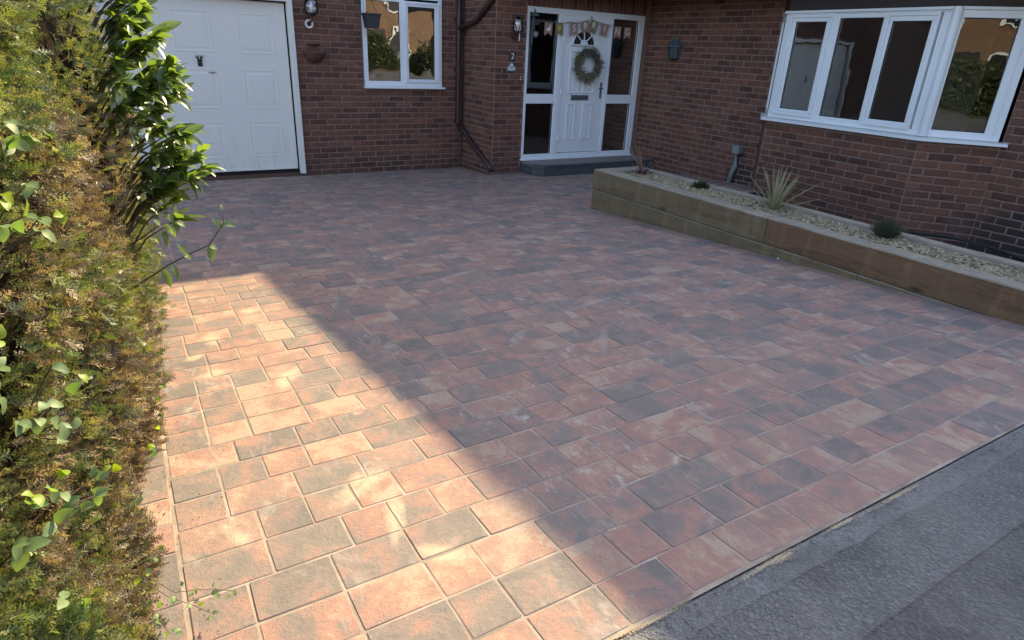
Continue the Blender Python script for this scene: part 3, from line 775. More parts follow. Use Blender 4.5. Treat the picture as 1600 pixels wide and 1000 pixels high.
for i in range(3): b.f += [(i, i+1, 5+i, 4+i)[::-1], (8+i, 9+i, 13+i, 12+i), (i, 8+i, 9+i, i+1)]
part('head_trim', b, M['white'], bay)

# front door set
o, u, n = (0, 7.978, 0), (1, 0, 0), (0, -1, 0)
b = MB(); A = (4.932, 7.005, .240, 2.277)
b.obox(o, u, n, A[0], A[1], -.07, 0, .24, .322); b.obox(o, u, n, A[0], A[1], -.07, 0, 2.207, 2.277)
for q in ((4.932, 4.967), (5.445, 5.548), (6.362, 6.415), (6.905, 7.005)): b.obox(o, u, n, q[0], q[1], -.07, 0, .322, 2.207)
for q in ((4.967, 5.445), (6.415, 6.905)): b.obox(o, u, n, q[0], q[1], -.07, 0.001, 1.034, 1.162)
b.obox(o, u, n, 5.548, 6.362, -.07, -.002, 2.118, 2.207)
b.obox(o, u, n, 5.475, 5.490, 0.001, .006, .34, 2.19); b.obox(o, u, n, 6.383, 6.398, 0.001, .006, .34, 2.19)
b.obox(o, u, n, 4.91, 7.02, -.02, .035, .2395, .262)
fd = part('door_frame', b, M['white'], house, bevel=.005)
for q in ((4.967, 5.445, .322, 1.034), (4.967, 5.445, 1.162, 2.207), (6.415, 6.905, .322, 1.034), (6.415, 6.905, 1.162, 2.207)):
    pane(o, u, n, *q, fd, M['glass'])
# arched pelmet strip over the door
b = MB(); N = 16
for i in range(N+1):
    x = 5.49+(6.37-5.49)*i/N; zt = 2.196; zb = 2.10+.055*math.sin(math.pi*i/N)
    for d in (.002, .010): b.v += [(x, o[1]-d, zb), (x, o[1]-d, zt)]
for i in range(N):
    q = i*4; b.f += [(q+2, q+6, q+7, q+3), (q, q+4, q+6, q+2), (q+1, q+3, q+7, q+5)]
part('door_head_trim', b, M['white'], fd)
# leaf with raised mouldings
lf = MB(); lf.obox(o, u, n, 5.552, 6.358, -.065, -.022, .328, 2.114)
leaf = part('front_door', lf, M['white'], house, bevel=.004)
def mould(b, a0, a1, z0, z1, w=.022, d0=-.0219, d1=-.006, arch=0):
    if not arch: ring(b, o, u, n, (a0, a1, z0, z1), (a0+w, a1-w, z0+w, z1-w), d0, d1); b.obox(o, u, n, a0+.045, a1-.045, d0, d0+.010, z0+.045, z1-.045)
mb = MB(); mould(mb, 5.695, 5.850, .515, 1.035); mould(mb, 5.990, 6.160, .515, 1.035); part('door_panel', mb, M['white'], leaf, bevel=.005)
mb = MB(); mould(mb, 5.695, 5.880, 1.175, 1.76); mould(mb, 5.960, 6.165, 1.175, 1.76); part('door_panel', mb, M['white'], leaf, bevel=.005)
# sunburst fanlight
fc = (5.912, 1.842); b = MB(); b.v = [(fc[0], o[1]+.016, fc[1])]+[(fc[0]+.190*math.cos(math.pi*i/20), o[1]+.016, fc[1]+.175*math.sin(math.pi*i/20)) for i in range(21)]
b.f = [(0, i+2, i+1) for i in range(20)]
bb = MB(); bb.add([(x, y-.006*0, z) for x, y, z in b.v]+[(x, y+.005, z) for x, y, z in b.v], [tuple(f) for f in b.f]+[tuple(i+22 for i in f[::-1]) for f in b.f])
part('fanlight', bb, M['gasket'], leaf)
b = MB()
arc = [(fc[0]+.192*math.cos(math.pi*i/20), o[1]+.012, fc[1]+.177*math.sin(math.pi*i/20)) for i in range(21)]
b.tube(arc, .010, 6)
for k in range(1, 4):
    q = math.pi*k/4; b.tube([(fc[0]+.05*math.cos(q), o[1]+.012, fc[1]+.05*math.sin(q)), (fc[0]+.185*math.cos(q), o[1]+.012, fc[1]+.172*math.sin(q))], .008, 6)
b.tube([(fc[0]-.23, o[1]+.010, fc[1]-.012), (fc[0]+.23, o[1]+.010, fc[1]-.012)], .013, 6)
b.lathe([(0, -.012), (.062, -.012), (.062, .004), (0, .004)], (fc[0], o[1]+.012, fc[1]), 16, 0, math.pi, 'Y')
part('fanlight_bars', b, M['white'], leaf)
b = MB().obox(o, u, n, 5.757, 6.070, -.021, -.008, 1.082, 1.152).obox(o, u, n, 5.775, 6.052, -.0079, -.003, 1.094, 1.140); part('letter_plate', b, M['letterbox'], leaf, bevel=.003)
b = MB().obox(o, u, n, 6.282, 6.315, -.0215, -.010, 1.11, 1.335).tube([(6.299, o[1]+.012, 1.252), (6.299, o[1]-.035, 1.252), (6.222, o[1]-.036, 1.250)], .0085, 8); part('handle', b, M['letterbox'], leaf, bevel=.002)
b = MB()
for z in (.55, 1.2, 1.9): b.lathe([(0, -.04), (.009, -.04), (.009, .04), (0, .04)], (5.556, o[1]-.004, z), 8)
part('hinge', b, M['white'], leaf)

# garage door
GY = D+.045
b = MB(); o, u, n = (0, GY-.09, 0), (1, 0, 0), (0, -1, 0)
b.obox(o, u, n, 1.985, 2.052, -.09, .005, .04, 2.212); b.obox(o, u, n, -.297, -.225, -.09, .005, .04, 2.212); b.obox(o, u, n, -.225, 1.985, -.09, .005, 2.15, 2.212)
gfr = part('garage_door_frame', b, M['door_white'], house, bevel=.006)
b = MB().box(-.30, 2.055, GY-.02, GY+.3, -.06, .045); part('threshold', b, M['terracotta'], gfr)
# door skin with recessed lines round raised panels
gd = MB(); gd.box(-.195, 1.966, GY, GY+.03, .098, 2.135); gd.box(-.195, 1.966, GY-.012, GY-.0005, .098, .122); gd.box(-.195, -.175, GY-.008, GY-.0005, .1225, 2.135); gd.box(1.946, 1.966, GY-.008, GY-.0005, .1225, 2.135)
gdo = part('garage_door', gd, M['door_white'], house, bevel=.003)
b = MB().box(-.35, 2.1, GY+.07, GY+.09, -.1, 2.3); part('garage_interior', b, M['gasket'], house)
def raised(x0, x1, z0, z1):
    """raised and fielded panel, pressed into the steel skin"""
    b = MB()
    def rg(i, d): return [(x0+i, GY-d, z0+i), (x1-i, GY-d, z0+i), (x1-i, GY-d, z1-i), (x0+i, GY-d, z1-i)]
    b.v = rg(0, -.0004)+rg(.003, .0032)+rg(.012, .0036)+rg(.020, .0005)+rg(.045, .0008)+rg(.060, .0034)
    for j in range(5):
        for i in range(4): b.f.append((j*4+i, j*4+(i+1) % 4, j*4+4+(i+1) % 4, j*4+4+i))
    b.f.append((20, 21, 22, 23)); return b
for cx0, cx1 in ((-.055, .370), (.668, 1.093), (1.391, 1.806)):
    for z0, z1 in ((.273, .726), (.884, 1.352), (1.535, 1.995)):
        part('panel', raised(cx0, cx1, z0, z1), M['door_white'], gdo)
b = MB().box(.882, .955, GY-.014, GY-.001, 1.470, 1.500).box(.893, .945, GY-.012, GY-.0012, 1.375, 1.4695); part('handle_recess', b, M['gasket'], gdo)
b = MB().box(.876, .960, GY-.030, GY-.0145, 1.482, 1.502).tube([(.918, GY-.02, 1.48), (.918, GY-.036, 1.455)], .010, 8); part('handle', b, M['chrome'], gdo, bevel=.003)
b = MB().box(1.00, 1.075, GY-.016, GY-.011, 1.302, 1.316); part('number_strip', b, M['greypipe'], gdo)

# door step: blue bricks with a paved top
b = MB()
def step_poly(z0, z1, ins):
    q = [(4.94+ins, 8.10), (4.94+ins, 7.66), (5.02+ins, 7.50+ins), (7.09, 7.50+ins), (7.09, 8.10)]
    b.v = [(x, y, z0) for x, y in q]+[(x, y, z1) for x, y in q]; k = len(q)
    b.f = [tuple(range(k))[::-1], tuple(range(k, 2*k))]+[(i, (i+1) % k, k+(i+1) % k, k+i) for i in range(k)]
step_poly(-.05, .2385, .006); st = part('door_step', b, M['steptop'], house, bevel=.006)
xx = 5.03
while xx < 7.0:
    for z in (.078, .145):
        q = MB().box(xx+.004, xx+.219, 7.494, 7.52, z, z+.060); part('brick', q, M['stepblue'], st, bevel=.004)
    xx += .224
b = MB().box(5.02, 7.085, 7.488, 7.525, .2085, .2405); b.add([(4.934, 7.66, .2085), (5.02, 7.488, .2085), (5.02, 7.525, .2085), (4.97, 7.67, .2085), (4.934, 7.66, .2405), (5.02, 7.488, .2405), (5.02, 7.525, .2405), (4.97, 7.67, .2405)], [(0, 4, 5, 1), (4, 7, 6, 5), (0, 3, 7, 4)])
part('step_nosing', b, M['stepblue'], st)
b = MB()
for z in (.078, .145):
    b.add([(4.934, 7.97, z), (4.934, 7.664, z), (5.016, 7.496, z), (4.934, 7.97, z+.06), (4.934, 7.664, z+.06), (5.016, 7.496, z+.06)], [(0, 3, 4, 1), (1, 4, 5, 2)])
part('step_side', b, M['stepblue'], st)

# rain water pipes
b = MB(); b.tube([(4.355, 8.895, SOF+.1), (4.350, 8.895, 1.99), (4.345, 8.895, .70), (4.355, 8.89, .64)], .036, 12)
b.tube([(4.355, 8.89, .645), (4.405, 8.78, .555), (4.412, 8.50, .40), (4.415, 8.02, .185), (4.43, 7.955, .12)], .036, 12)
b.tube([(4.352, 8.895, 1.97), (4.395, 8.70, 2.03), (4.405, 8.52, 2.06), (4.405, 8.02, 2.32), (4.405, 7.97, SOF+.02)], .036, 12)
dp = part('downpipe', b, M['brown_pipe'], house, smooth=True)
for z in (2.10, 1.42, .70):
    b = MB(); b.lathe([(.037, -.022), (.043, -.022), (.043, .022), (.037, .022)], (4.349, 8.895, z), 12); b.box(4.300, 4.40, 8.93, 8.955, z-.012, z+.012)
    part('pipe_clip', b, M['brown_pipe'], dp)
b = MB().tube([(4.436, 8.93, .2), (4.436, 8.93, 2.4)], .006, 6); part('corner_shade_line', b, M['black_metal'], house)  # thin black rod standing in for the shade in the inner corner

# ------------------------------------------------------------------ path behind the planter
b = MB(); b.add([(4.69, .44, .05), (XW+.51, .44, .05), (XW+.51, 5.2, .05), (4.69, 5.2, .05)], [(0, 1, 2, 3)])
b.box(4.775, XW+.02, 5.192, 5.23, .04, gz(5.2)-.004); b.box(4.69, 7.6, .40, .445, .04, gz(.45)-.061)
path = struct('path', b, M['slab'])
for i, yy in enumerate(np.arange(.60, 4.7, .62)):
    for xx in np.arange(4.82, 7.05, .58):
        z = .05
        q = MB().box(xx, xx+.56, yy, yy+.60, z+.004, z+.018+random.uniform(0, .004)); part('slab', q, M['slab'], path, bevel=.006)

hz = thing('garden_hose', 'black hose lying along the foot of the bay wall', 'hose', (6.6, 3.4, .09))
part('hose', MB().tube([(6.62, 3.75, .10), (6.61, 3.45, .16), (6.66, 3.2, .21), (6.80, 2.95, .22), (6.93, 2.7, .20), (6.99, 2.4, .15), (7.0, 2.15, .12)], .014, 8), M['gasket'], hz, smooth=True)

# ------------------------------------------------------------------ raised bed
bed = thing('raised_bed', 'long raised planting bed built of timber sleepers beside the drive', 'raised bed', (4.1, 3.0, gz(3.0)))
def sleeper(x0, x1, y0, y1, z0, z1, mat, name='sleeper', label=None):
    """timber with slightly bowed, rounded edges"""
    b = MB(); cx, cy, cz = (x0+x1)/2, (y0+y1)/2, (z0+z1)/2; long = (y1-y0) > (x1-x0); N = 10; r = random.Random(int(y0*100)+int(z0*1000))
    ring_ = []; w = (x1-x0) if long else (y1-y0); h = z1-z0; e = .008
    prof = [(-w/2+e, -h/2), (w/2-e, -h/2), (w/2, -h/2+e), (w/2, h/2-e), (w/2-e, h/2), (-w/2+e, h/2), (-w/2, h/2-e), (-w/2, -h/2+e)]
    Ln = (y1-y0) if long else (x1-x0)
    for i in range(N+1):
        t = -Ln/2+Ln*i/N; jx, jz = (r.uniform(-.002, .002), r.uniform(-.0015, .0015)) if 0 < i < N else (0, 0)
        for a, c in prof:
            b.v.append((a+jx, t, c+jz) if long else (t, a+jx, c+jz))
    for i in range(N):
        for k in range(8): b.f.append((i*8+k, i*8+(k+1) % 8, i*8+8+(k+1) % 8, i*8+8+k))
    b.f += [tuple(range(8)), tuple(range(N*8, N*8+8))[::-1]]
    bm = bmesh.new(); me0 = b.mesh(name, mat); bm.from_mesh(me0); bmesh.ops.recalc_face_normals(bm, faces=bm.faces); bm.to_mesh(me0); bm.free()
    me0.materials.append(M['woodtop'])  # upward faces get this paler timber: sky light put into the colour
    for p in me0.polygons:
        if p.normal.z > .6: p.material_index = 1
    o = link(name, me0, bed, (cx, cy, cz))
    if label: o['label'] = label
    return o
ZT = .630
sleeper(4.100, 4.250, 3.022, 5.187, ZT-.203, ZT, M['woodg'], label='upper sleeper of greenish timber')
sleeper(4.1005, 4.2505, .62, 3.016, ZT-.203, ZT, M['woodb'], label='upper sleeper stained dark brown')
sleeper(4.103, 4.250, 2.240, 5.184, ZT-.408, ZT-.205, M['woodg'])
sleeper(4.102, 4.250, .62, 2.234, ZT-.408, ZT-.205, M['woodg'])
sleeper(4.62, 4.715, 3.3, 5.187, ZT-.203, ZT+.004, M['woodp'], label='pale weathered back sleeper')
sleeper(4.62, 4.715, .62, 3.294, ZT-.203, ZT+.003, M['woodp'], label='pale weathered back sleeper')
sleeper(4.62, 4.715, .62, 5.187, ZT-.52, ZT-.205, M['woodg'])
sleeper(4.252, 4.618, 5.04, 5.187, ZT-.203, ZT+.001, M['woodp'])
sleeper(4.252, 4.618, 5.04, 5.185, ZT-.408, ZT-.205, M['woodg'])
b = MB().lathe([(0, 0), (.009, 0), (.007, .004), (0, .005)], (0, 0, 0), 10, axis='X')
for v in range(len(b.v)): b.v[v] = (4.0995-abs(b.v[v][0]), b.v[v][1]+2.86, b.v[v][2]+.355)
part('white_plug', b, M['ivory'], bed)
b = MB().box(4.255, 4.615, .7, 5.035, .30, .585); part('soil', b, M['soil'], bed)
# gravel
def stones(cnt):
    base = np.array([(-1, -1, -.5), (1, -1, -.5), (1, 1, -.5), (-1, 1, -.5), (-.75, -.75, .6), (.75, -.75, .6), (.75, .75, .6), (-.75, .75, .6)])
    fc_ = np.array([(0, 1, 5, 4), (1, 2, 6, 5), (2, 3, 7, 6), (3, 0, 4, 7), (4, 5, 6, 7)])
    V = np.repeat(base[None], cnt, 0)+rng.uniform(-.35, .35, (cnt, 8, 3))
    sz = rng.uniform(.005, .0125, (cnt, 1)); V = V*np.stack([sz, sz*rng.uniform(.5, .9, (cnt, 1)), sz*rng.uniform(.35, .6, (cnt, 1))], 2)
    a = rng.uniform(0, 2*np.pi, cnt); ti = rng.normal(0, .45, cnt); ca, sa, ct, st_ = np.cos(a), np.sin(a), np.cos(ti), np.sin(ti)
    x = V[:, :, 0]*ct[:, None]+V[:, :, 2]*st_[:, None]; z = -V[:, :, 0]*st_[:, None]+V[:, :, 2]*ct[:, None]; yv = V[:, :, 1]
    X = x*ca[:, None]-yv*sa[:, None]; Y = x*sa[:, None]+yv*ca[:, None]
    P = np.stack([rng.uniform(4.258, 4.612, cnt), rng.uniform(.75, 5.03, cnt), .590+rng.uniform(0, .022, cnt)], 1)
    V = np.stack([X, Y, z], 2)+P[:, None]
    F = (fc_[None]+(np.arange(cnt)*8)[:, None, None]).reshape(-1, 4)
    return npmesh('gravel', V.reshape(-1, 3), F, M['gravel'], np.repeat(rng.random(cnt), 8))
gr = link('gravel', stones(17000)); gr['kind'] = 'stuff'

# ------------------------------------------------------------------ leaves and plants
def leaf_mesh(name, L, W, mat, fold=.25, curl=.35, tip=1.0, n=6):
    b = MB()
    for i in range(n+1):
        t = i/n; w = W/2*(math.sin(math.pi*min(1, t**.8))**.75) if 0 < t < 1 else .0008
        w *= 1-.25*t*(tip-1); z = -curl*L*t*t; 
        wave = .04*W*math.sin(t*9)
        b.v += [(-w, L*t, z+fold*w+wave), (0, L*t, z), (w, L*t, z+fold*w-wave)]
    for i in range(n):
        for k in range(2): b.f.append((i*3+k, i*3+k+1, i*3+k+4, i*3+k+3))
    return b.mesh(name, mat, True)
def orient(d, up=None, roll=0):
    """rotation whose local +Y runs along d and whose local +Z leans to `up`"""
    y = Vector(d).normalized(); z = Vector(up or (0, 0, 1)); x = y.cross(z)
    if x.length < .05: x = y.cross(Vector((1, 0, 0)))
    x.normalize(); z = x.cross(y)
    return (Matrix((x, y, z)).transposed() @ Matrix.Rotation(roll, 3, 'Y')).to_euler()
def put(name, me, parent, at, d, up=None, roll=0, sc=1):
    o = link(name, me, parent, at); o.rotation_euler = orient(d, up, roll); o.scale = (sc, sc, sc); return o

# hedge --------------------------------------------------------------
HY = [.5, .9, 1.3, 1.7, 2.1, 2.7, 3.3, 4.0, 4.5, 4.8]; HX = [-.50, -.365, -.265, -.18, -.115, -.06, -.03, .005, .0, -.12]
def hx(y, z):
    base = np.interp(y, HY, HX)
    wobv = .035*np.sin(y*5.1+z*3.7+.6)+.025*np.sin(y*11.3-z*8.1)+.018*np.sin(z*17+y*4.2)
    low = np.interp(z, [.35, .55, .80, 1.6, 2.3], [.0, .0, .0, 0, -.14])+np.interp(z, [.42, .72], [.135, 0.])*np.interp(y, [.9, 1.3, 1.9], [1.0, 1.0, 0])
    return base+wobv+low
b = MB(); b.add([(x, y, gz(y)-.012) for x, y in ((-1.6, .2), (-.2140, .2), (-.2140, 4.67), (-1.6, 4.67))], [(0, 1, 2, 3)]); struct('soil_border', b, M['soil'])
hedge = thing('hedge', 'tall clipped conifer hedge, part green and part browned, left of the drive', 'hedge', (-.5, 2.5, gz(2.5)))
N = 25000
# one spray: a stalk with alternating side twigs, each a thin folded strip
def spray(seed):
    r = np.random.default_rng(seed); segs = []
    Ls = 1.0
    def strip(p, d, w): segs.append((np.array(p), np.array(d), w))
    strip((0, 0, 0), (0, Ls, -.12), .055)
    k = 11
    for i in range(k):
        t = .10+.85*i/k; side = 1 if i % 2 else -1; ln = (.42*(1-t*.75))*r.uniform(.75, 1.2); a = r.uniform(.6, .95)
        p = np.array((0, t*Ls, -.12*t)); dd = np.array((side*math.sin(a)*ln, math.cos(a)*ln, r.uniform(-.10, .10)))
        strip(p, dd, .062)
        for q in (.45, .75):
            s2 = side if q < .6 else -side; a2 = a-s2*side*.6; l2 = ln*.38
            strip(p+dd*q, (side*math.sin(a2)*l2, math.cos(a2)*l2, r.uniform(-.06, .06)), .050)
    V, F = [], []
    for p, d, wv in segs:
        x = np.cross(d, (0, 0, 1.0)); x = x/(np.linalg.norm(x)+1e-9)*wv/2; o = len(V)
        V += [p-x*.7, p+x*.7, p+d*.6+x, p+d, p+d*.6-x]; F += [(o, o+1, o+2), (o, o+2, o+4), (o+4, o+2, o+3)]
    return np.array(V), np.array(F)
sp = [spray(s) for s in range(5)]
yy = np.concatenate([rng.uniform(.72, 2.2, N//2), rng.uniform(1.6, 4.75, N-N//2)]); zz = rng.uniform(0, 1, N)
zlo = np.array([gz(q) for q in yy])+.02; zz = zlo+(2.25-zlo)*zz
k3 = N-4000; yy[k3:] = rng.uniform(.85, 2.0, 4000); zz[k3:] = np.array([gz(q) for q in yy[k3:]])+rng.uniform(.01, .38, 4000)
dep = np.abs(rng.normal(0, .045, N))
px = hx(yy, zz)-dep
def vnoise(p, s, seed):                         # cheap smooth noise
    r = np.random.default_rng(seed); k = r.normal(0, s, (9, 3)); ph = r.uniform(0, 6.28, 9)
    return np.mean(np.sin(p @ k.T+ph), 1)*1.6
P3 = np.stack([px, yy, zz], 1)
brown = np.clip(.36+.75*vnoise(P3, 4.2, 3)+.30*vnoise(P3, 14, 5)+.14*(zz < .9)+.18*np.exp(-((zz-1.25)/.22)**2)-.42*(zz > 1.55)*1.0-.22*(yy > 2.3)*(zz < 1.0), 0, 1)
holes = (vnoise(P3, 8.5, 21) > .34) & (zz > .75)               # thin places that show the dead inside
VV, FF, CC = [], [], []; o = 0
green = np.array([(.115, .158, .056), (.190, .220, .078), (.072, .108, .045), (.265, .275, .12)]); brn = np.array([(.225, .163, .112), (.150, .110, .075), (.35, .27, .19), (.092, .071, .052)])
for i in range(N):
    if holes[i] and random.random() < .88: continue
    v, f = sp[i % 5]
    L = random.uniform(.024, .058)
    d = Vector((random.gauss(.75, .35), random.gauss(-.05, .45), random.gauss(.32, .45))).normalized()
    z = Vector((random.gauss(.3, .5), random.gauss(-.2, .5), random.gauss(.7, .4))); x = d.cross(z); x.normalize(); z = x.cross(d)
    R = np.array((x, d, z)); VV.append((v*L) @ R+P3[i]); FF.append(f+o); o += len(v)
    bf = brown[i]+random.gauss(0, .18)
    c = (brn if bf > .5 else green)[random.randrange(4)]*random.uniform(.75, 1.2)
    if bf <= .5 and random.random() < .3: c = c*.6+np.array((.20, .17, .05))*.4
    CC.append(np.repeat(c[None], len(v), 0))
me = npmesh('foliage', np.concatenate(VV), np.concatenate(FF), M['hedge'], None, np.concatenate(CC))
o = link('foliage', me, hedge); o['kind'] = 'stuff'
# dead, dark inside of the hedge
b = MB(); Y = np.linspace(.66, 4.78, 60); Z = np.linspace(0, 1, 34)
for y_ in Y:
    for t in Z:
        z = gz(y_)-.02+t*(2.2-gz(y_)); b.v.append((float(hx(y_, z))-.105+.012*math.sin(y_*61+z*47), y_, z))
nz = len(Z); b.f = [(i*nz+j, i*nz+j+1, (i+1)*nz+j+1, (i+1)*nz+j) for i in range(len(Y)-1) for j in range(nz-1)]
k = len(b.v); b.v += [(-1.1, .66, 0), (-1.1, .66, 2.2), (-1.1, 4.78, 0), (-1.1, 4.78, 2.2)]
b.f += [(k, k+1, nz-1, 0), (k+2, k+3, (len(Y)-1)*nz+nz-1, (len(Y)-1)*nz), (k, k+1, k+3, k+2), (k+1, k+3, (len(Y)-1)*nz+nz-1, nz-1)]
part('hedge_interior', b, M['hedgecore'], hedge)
# bare twigs inside the thin places
b = MB()
for i in range(900):
    y_ = random.uniform(.8, 4.4); z = random.uniform(gz(y_), 2.1); x = float(hx(y_, z))-.09
    d = Vector((random.gauss(.5, .3), random.gauss(0, .5), random.gauss(.3, .5))).normalized()*random.uniform(.05, .14)
    b.tube([(x, y_, z), (x+d.x*.6, y_+d.y*.5, z+d.z*.5), (x+d.x, y_+d.y, z+d.z)], [.0022, .0016, .0006], 3, False)
o = part('twig', b, M['stem'], hedge); o['kind'] = 'stuff'
b = MB()
for y_ in np.arange(.95, 4.7, .62): b.tube([(-.72, y_, gz(y_)-.02), (-.70, y_+.03, .9), (-.74, y_, 2.1)], [.045, .035, .01], 8)
part('trunk', b, M['stem'], hedge)

# laurel branch growing out of the hedge -------------------------------
lau = thing('laurel_bush', 'glossy broad leaved laurel sticking out of the top of the hedge', 'bush', (-.15, 3.05, gz(3.05)))
lm = [leaf_mesh('leaf', L, W, M['laurel'], .30, c) for L, W, c in ((.088, .037, .25), (.078, .034, .4), (.098, .039, .15), (.068, .031, .5))]
tips = [(.09, 2.95, 1.86), (.13, 3.0, 1.80), (.17, 3.05, 1.72), (.19, 2.9, 1.62), (.19, 3.0, 1.55), (.21, 3.05, 1.49), (.12, 2.85, 1.52), (.10, 2.9, 1.66), (.07, 2.8, 1.75), (.16, 3.1, 1.90), (.08, 3.1, 2.0),
        (.21, 3.0, 1.34), (.25, 2.98, 1.26), (.27, 3.0, 1.20), (.16, 2.95, 1.22), (.11, 2.9, 1.15), (.09, 2.9, 1.28), (.18, 3.05, 1.30), (.14, 3.0, 1.08), (.05, 2.85, 1.42), (.13, 3.15, 1.42), (.05, 2.7, 1.88), (.02, 2.75, 1.62)]
tips += [(a+random.gauss(-.03, .02), b_+random.gauss(-.03, .06), c+random.gauss(-.01, .04)) for a, b_, c in tips]
for k in range(30):
    z = 1.08+.95*(k+.5)/30; e = float(np.interp(z, [1.05, 1.15, 1.25, 1.35, 1.5, 1.65, 1.9, 2.05], [.08, .17, .24, .21, .19, .17, .12, .08]))
    tips.append((e*random.uniform(.35, .95), 3.0+random.gauss(0, .09), z))
sb = MB(); lrest = MB(); nleaf = 0
for t in tips:
    t = Vector(t); root = Vector((-.12, 3.0+random.uniform(-.15, .15), t.z-.28)); mid = (root+t)/2+Vector((.0, 0, .05))
    sb.tube([root, mid, t], [.005, .0035, .002], 6, False)
part('branch', sb, M['stem'], lau, smooth=True)
for t in tips:
    t = Vector(t)
    out = (t-Vector((-.12, 3.0, t.z-.22))).normalized()
    for k in range(16):
        a = k*2.4+random.uniform(-.4, .4); back = random.uniform(0, .17)*(k/16)
        side = Vector((math.cos(a)*.5, math.sin(a)*.8, math.sin(a*1.7)*.6))
        d = (out*random.uniform(.25, .9)+side*random.uniform(.5, 1.0)+Vector((.15, -.1, random.uniform(-.25, .25)))).normalized()
        q = put('leaf', random.choice(lm), lau, t-out*back, d, (random.gauss(.3, .35), random.gauss(-.2, .35), 1), random.uniform(-.5, .5), random.uniform(.5, 1.08))
        nleaf += 1
        if nleaf > 300:                        # past the limit: joined into one part
            mm = Matrix.LocRotScale(t-out*back, q.rotation_euler, q.scale); o = len(lrest.v)
            lrest.v += [tuple(mm @ v.co) for v in q.data.vertices]; lrest.f += [tuple(i+o for i in p.vertices) for p in q.data.polygons]
            bpy.data.objects.remove(q)

o = part('leaves', lrest, M['laurel'], lau, smooth=True); o['kind'] = 'stuff'
# soft-leaved shoots pushing through the hedge -------------------------
sm_ = [leaf_mesh('leaf', L, W, M['soft'], .22, c) for L, W, c in ((.033, .025, .3), (.028, .021, .5), (.037, .024, .2))]
lmz = [leaf_mesh('leaf', L, W, M['lime'], .22, c) for L, W, c in ((.029, .022, .3), (.025, .020, .45))]
def shoot(label, pts, limes=(), sc=1.0, root=None, droop=0.0, extra=2, cat='shoot', name='leafy_shoot'):
    pts = [Vector(p) for p in pts]; c = sum(pts, Vector())/len(pts)
    root = Vector(root) if root else Vector((c.x-.10, c.y+.05, c.z-.10))
    t = thing(name, label, cat, root)
    sb = MB()
    for i, p in enumerate(pts):
        d = Vector((random.gauss(.35, .35), random.gauss(-.45, .35), random.gauss(.15, .5)-droop)).normalized()
        L = .045*sc; base = p-d*L*.5
        mid = (root+base)/2+Vector((random.gauss(.01, .01), 0, .012))
        sb.tube([root, mid, base], [.0022, .0016, .0011], 5, False)
        lib = lmz if i in limes else sm_
        for e in range(extra):
            d2 = d if e == 0 else Vector((random.gauss(.3, .5), random.gauss(-.3, .5), random.gauss(.1, .6))).normalized()
            put('leaf', random.choice(lib), t, base, d2, (.5+random.gauss(0, .25), -.6+random.gauss(0, .25), .8), random.uniform(-.5, .5), sc*random.uniform(.8, 1.1))
    part('stem', sb, M['stem'], t, smooth=True)
    return t
G = 'leafy shoots growing through the hedge'
def sh(label, *a, **k):
    o = shoot(label, *a, **k); o['group'] = G; return o
sh('bright leafy shoot at the frame edge below the laurel height', [[-.191, 1.35, 1.453], [-.192, 1.35, 1.431], [-.174, 1.43, 1.394], [-.16, 1.5, 1.364], [-.143, 1.59, 1.341], [-.173, 1.45, 1.361], [-.189, 1.37, 1.392], [-.199, 1.31, 1.408], [-.173, 1.45, 1.432]], (0, 1, 4), 1.0)
sh('shoot of round pale green leaves halfway up the hedge', [[-.183, 1.39, 1.094], [-.178, 1.41, 1.04], [-.152, 1.54, 1.008], [-.196, 1.32, 1.072], [-.209, 1.26, 1.088], [-.215, 1.24, 1.066], [-.191, 1.35, .99], [-.202, 1.3, .989], [-.226, 1.2, 1.087], [-.158, 1.51, 1.008], [-.186, 1.38, .967]], (9,), .95)
sh('spreading shoot with one lime leaf low on the hedge', [[-.221, 1.21, .945], [-.234, 1.16, .95], [-.212, 1.25, .891], [-.194, 1.34, .798], [-.215, 1.24, .858], [-.178, 1.42, .765], [-.241, 1.12, 1.005], [-.153, 1.54, .743], [-.179, 1.41, .835], [-.206, 1.28, .929], [-.183, 1.39, .802]], (6, 7, 9), .95)
sh('single pair of large leaves near the bottom of the hedge', [[-.236, 1.15, .892], [-.253, 1.08, .937], [-.245, 1.12, .90]], (), 1.15)
sh('small shoot with a lime leaf lowest on the hedge', [[-.241, 1.12, .753], [-.229, 1.19, .659], [-.217, 1.24, .639], [-.233, 1.17, .664]], (2,), .9)
sh('dark leaved sprig at the hedge foot over the border blocks', [[-.157, 1.52, .470], [-.164, 1.49, .509], [-.127, 1.6, .45], [-.176, 1.43, .499], [-.138, 1.55, .46], [-.100, 1.55, .46], [-.12, 1.50, .48], [-.151, 1.5, .46], [-.11, 1.45, .52]], (1,), .62, extra=2)
sh('small leaves peeping from the right edge of the hedge', [[-.022, 2.38, .56], [-.035, 2.26, .58], [-.049, 2.12, .60], [-.05, 2.11, .55], [-.066, 2.01, .56], [-.092, 1.86, .58], [-.125, 1.69, .55], [-.084, 1.91, .55]], (2, 4, 5), .7, extra=2)
sh('three leaves at the left edge of the frame, mid hedge', [[-.227, 1.18, 1.25], [-.233, 1.17, 1.21], [-.236, 1.14, 1.191]], (0,), 1.0)
sh('dark broad leaved shoot high on the hedge', [[-.153, 1.55, 1.516], [-.1, 1.82, 1.48], [-.115, 1.73, 1.464], [-.167, 1.47, 1.544], [-.17, 1.46, 1.517], [-.128, 1.67, 1.52], [-.173, 1.44, 1.53]], (), 1.1)
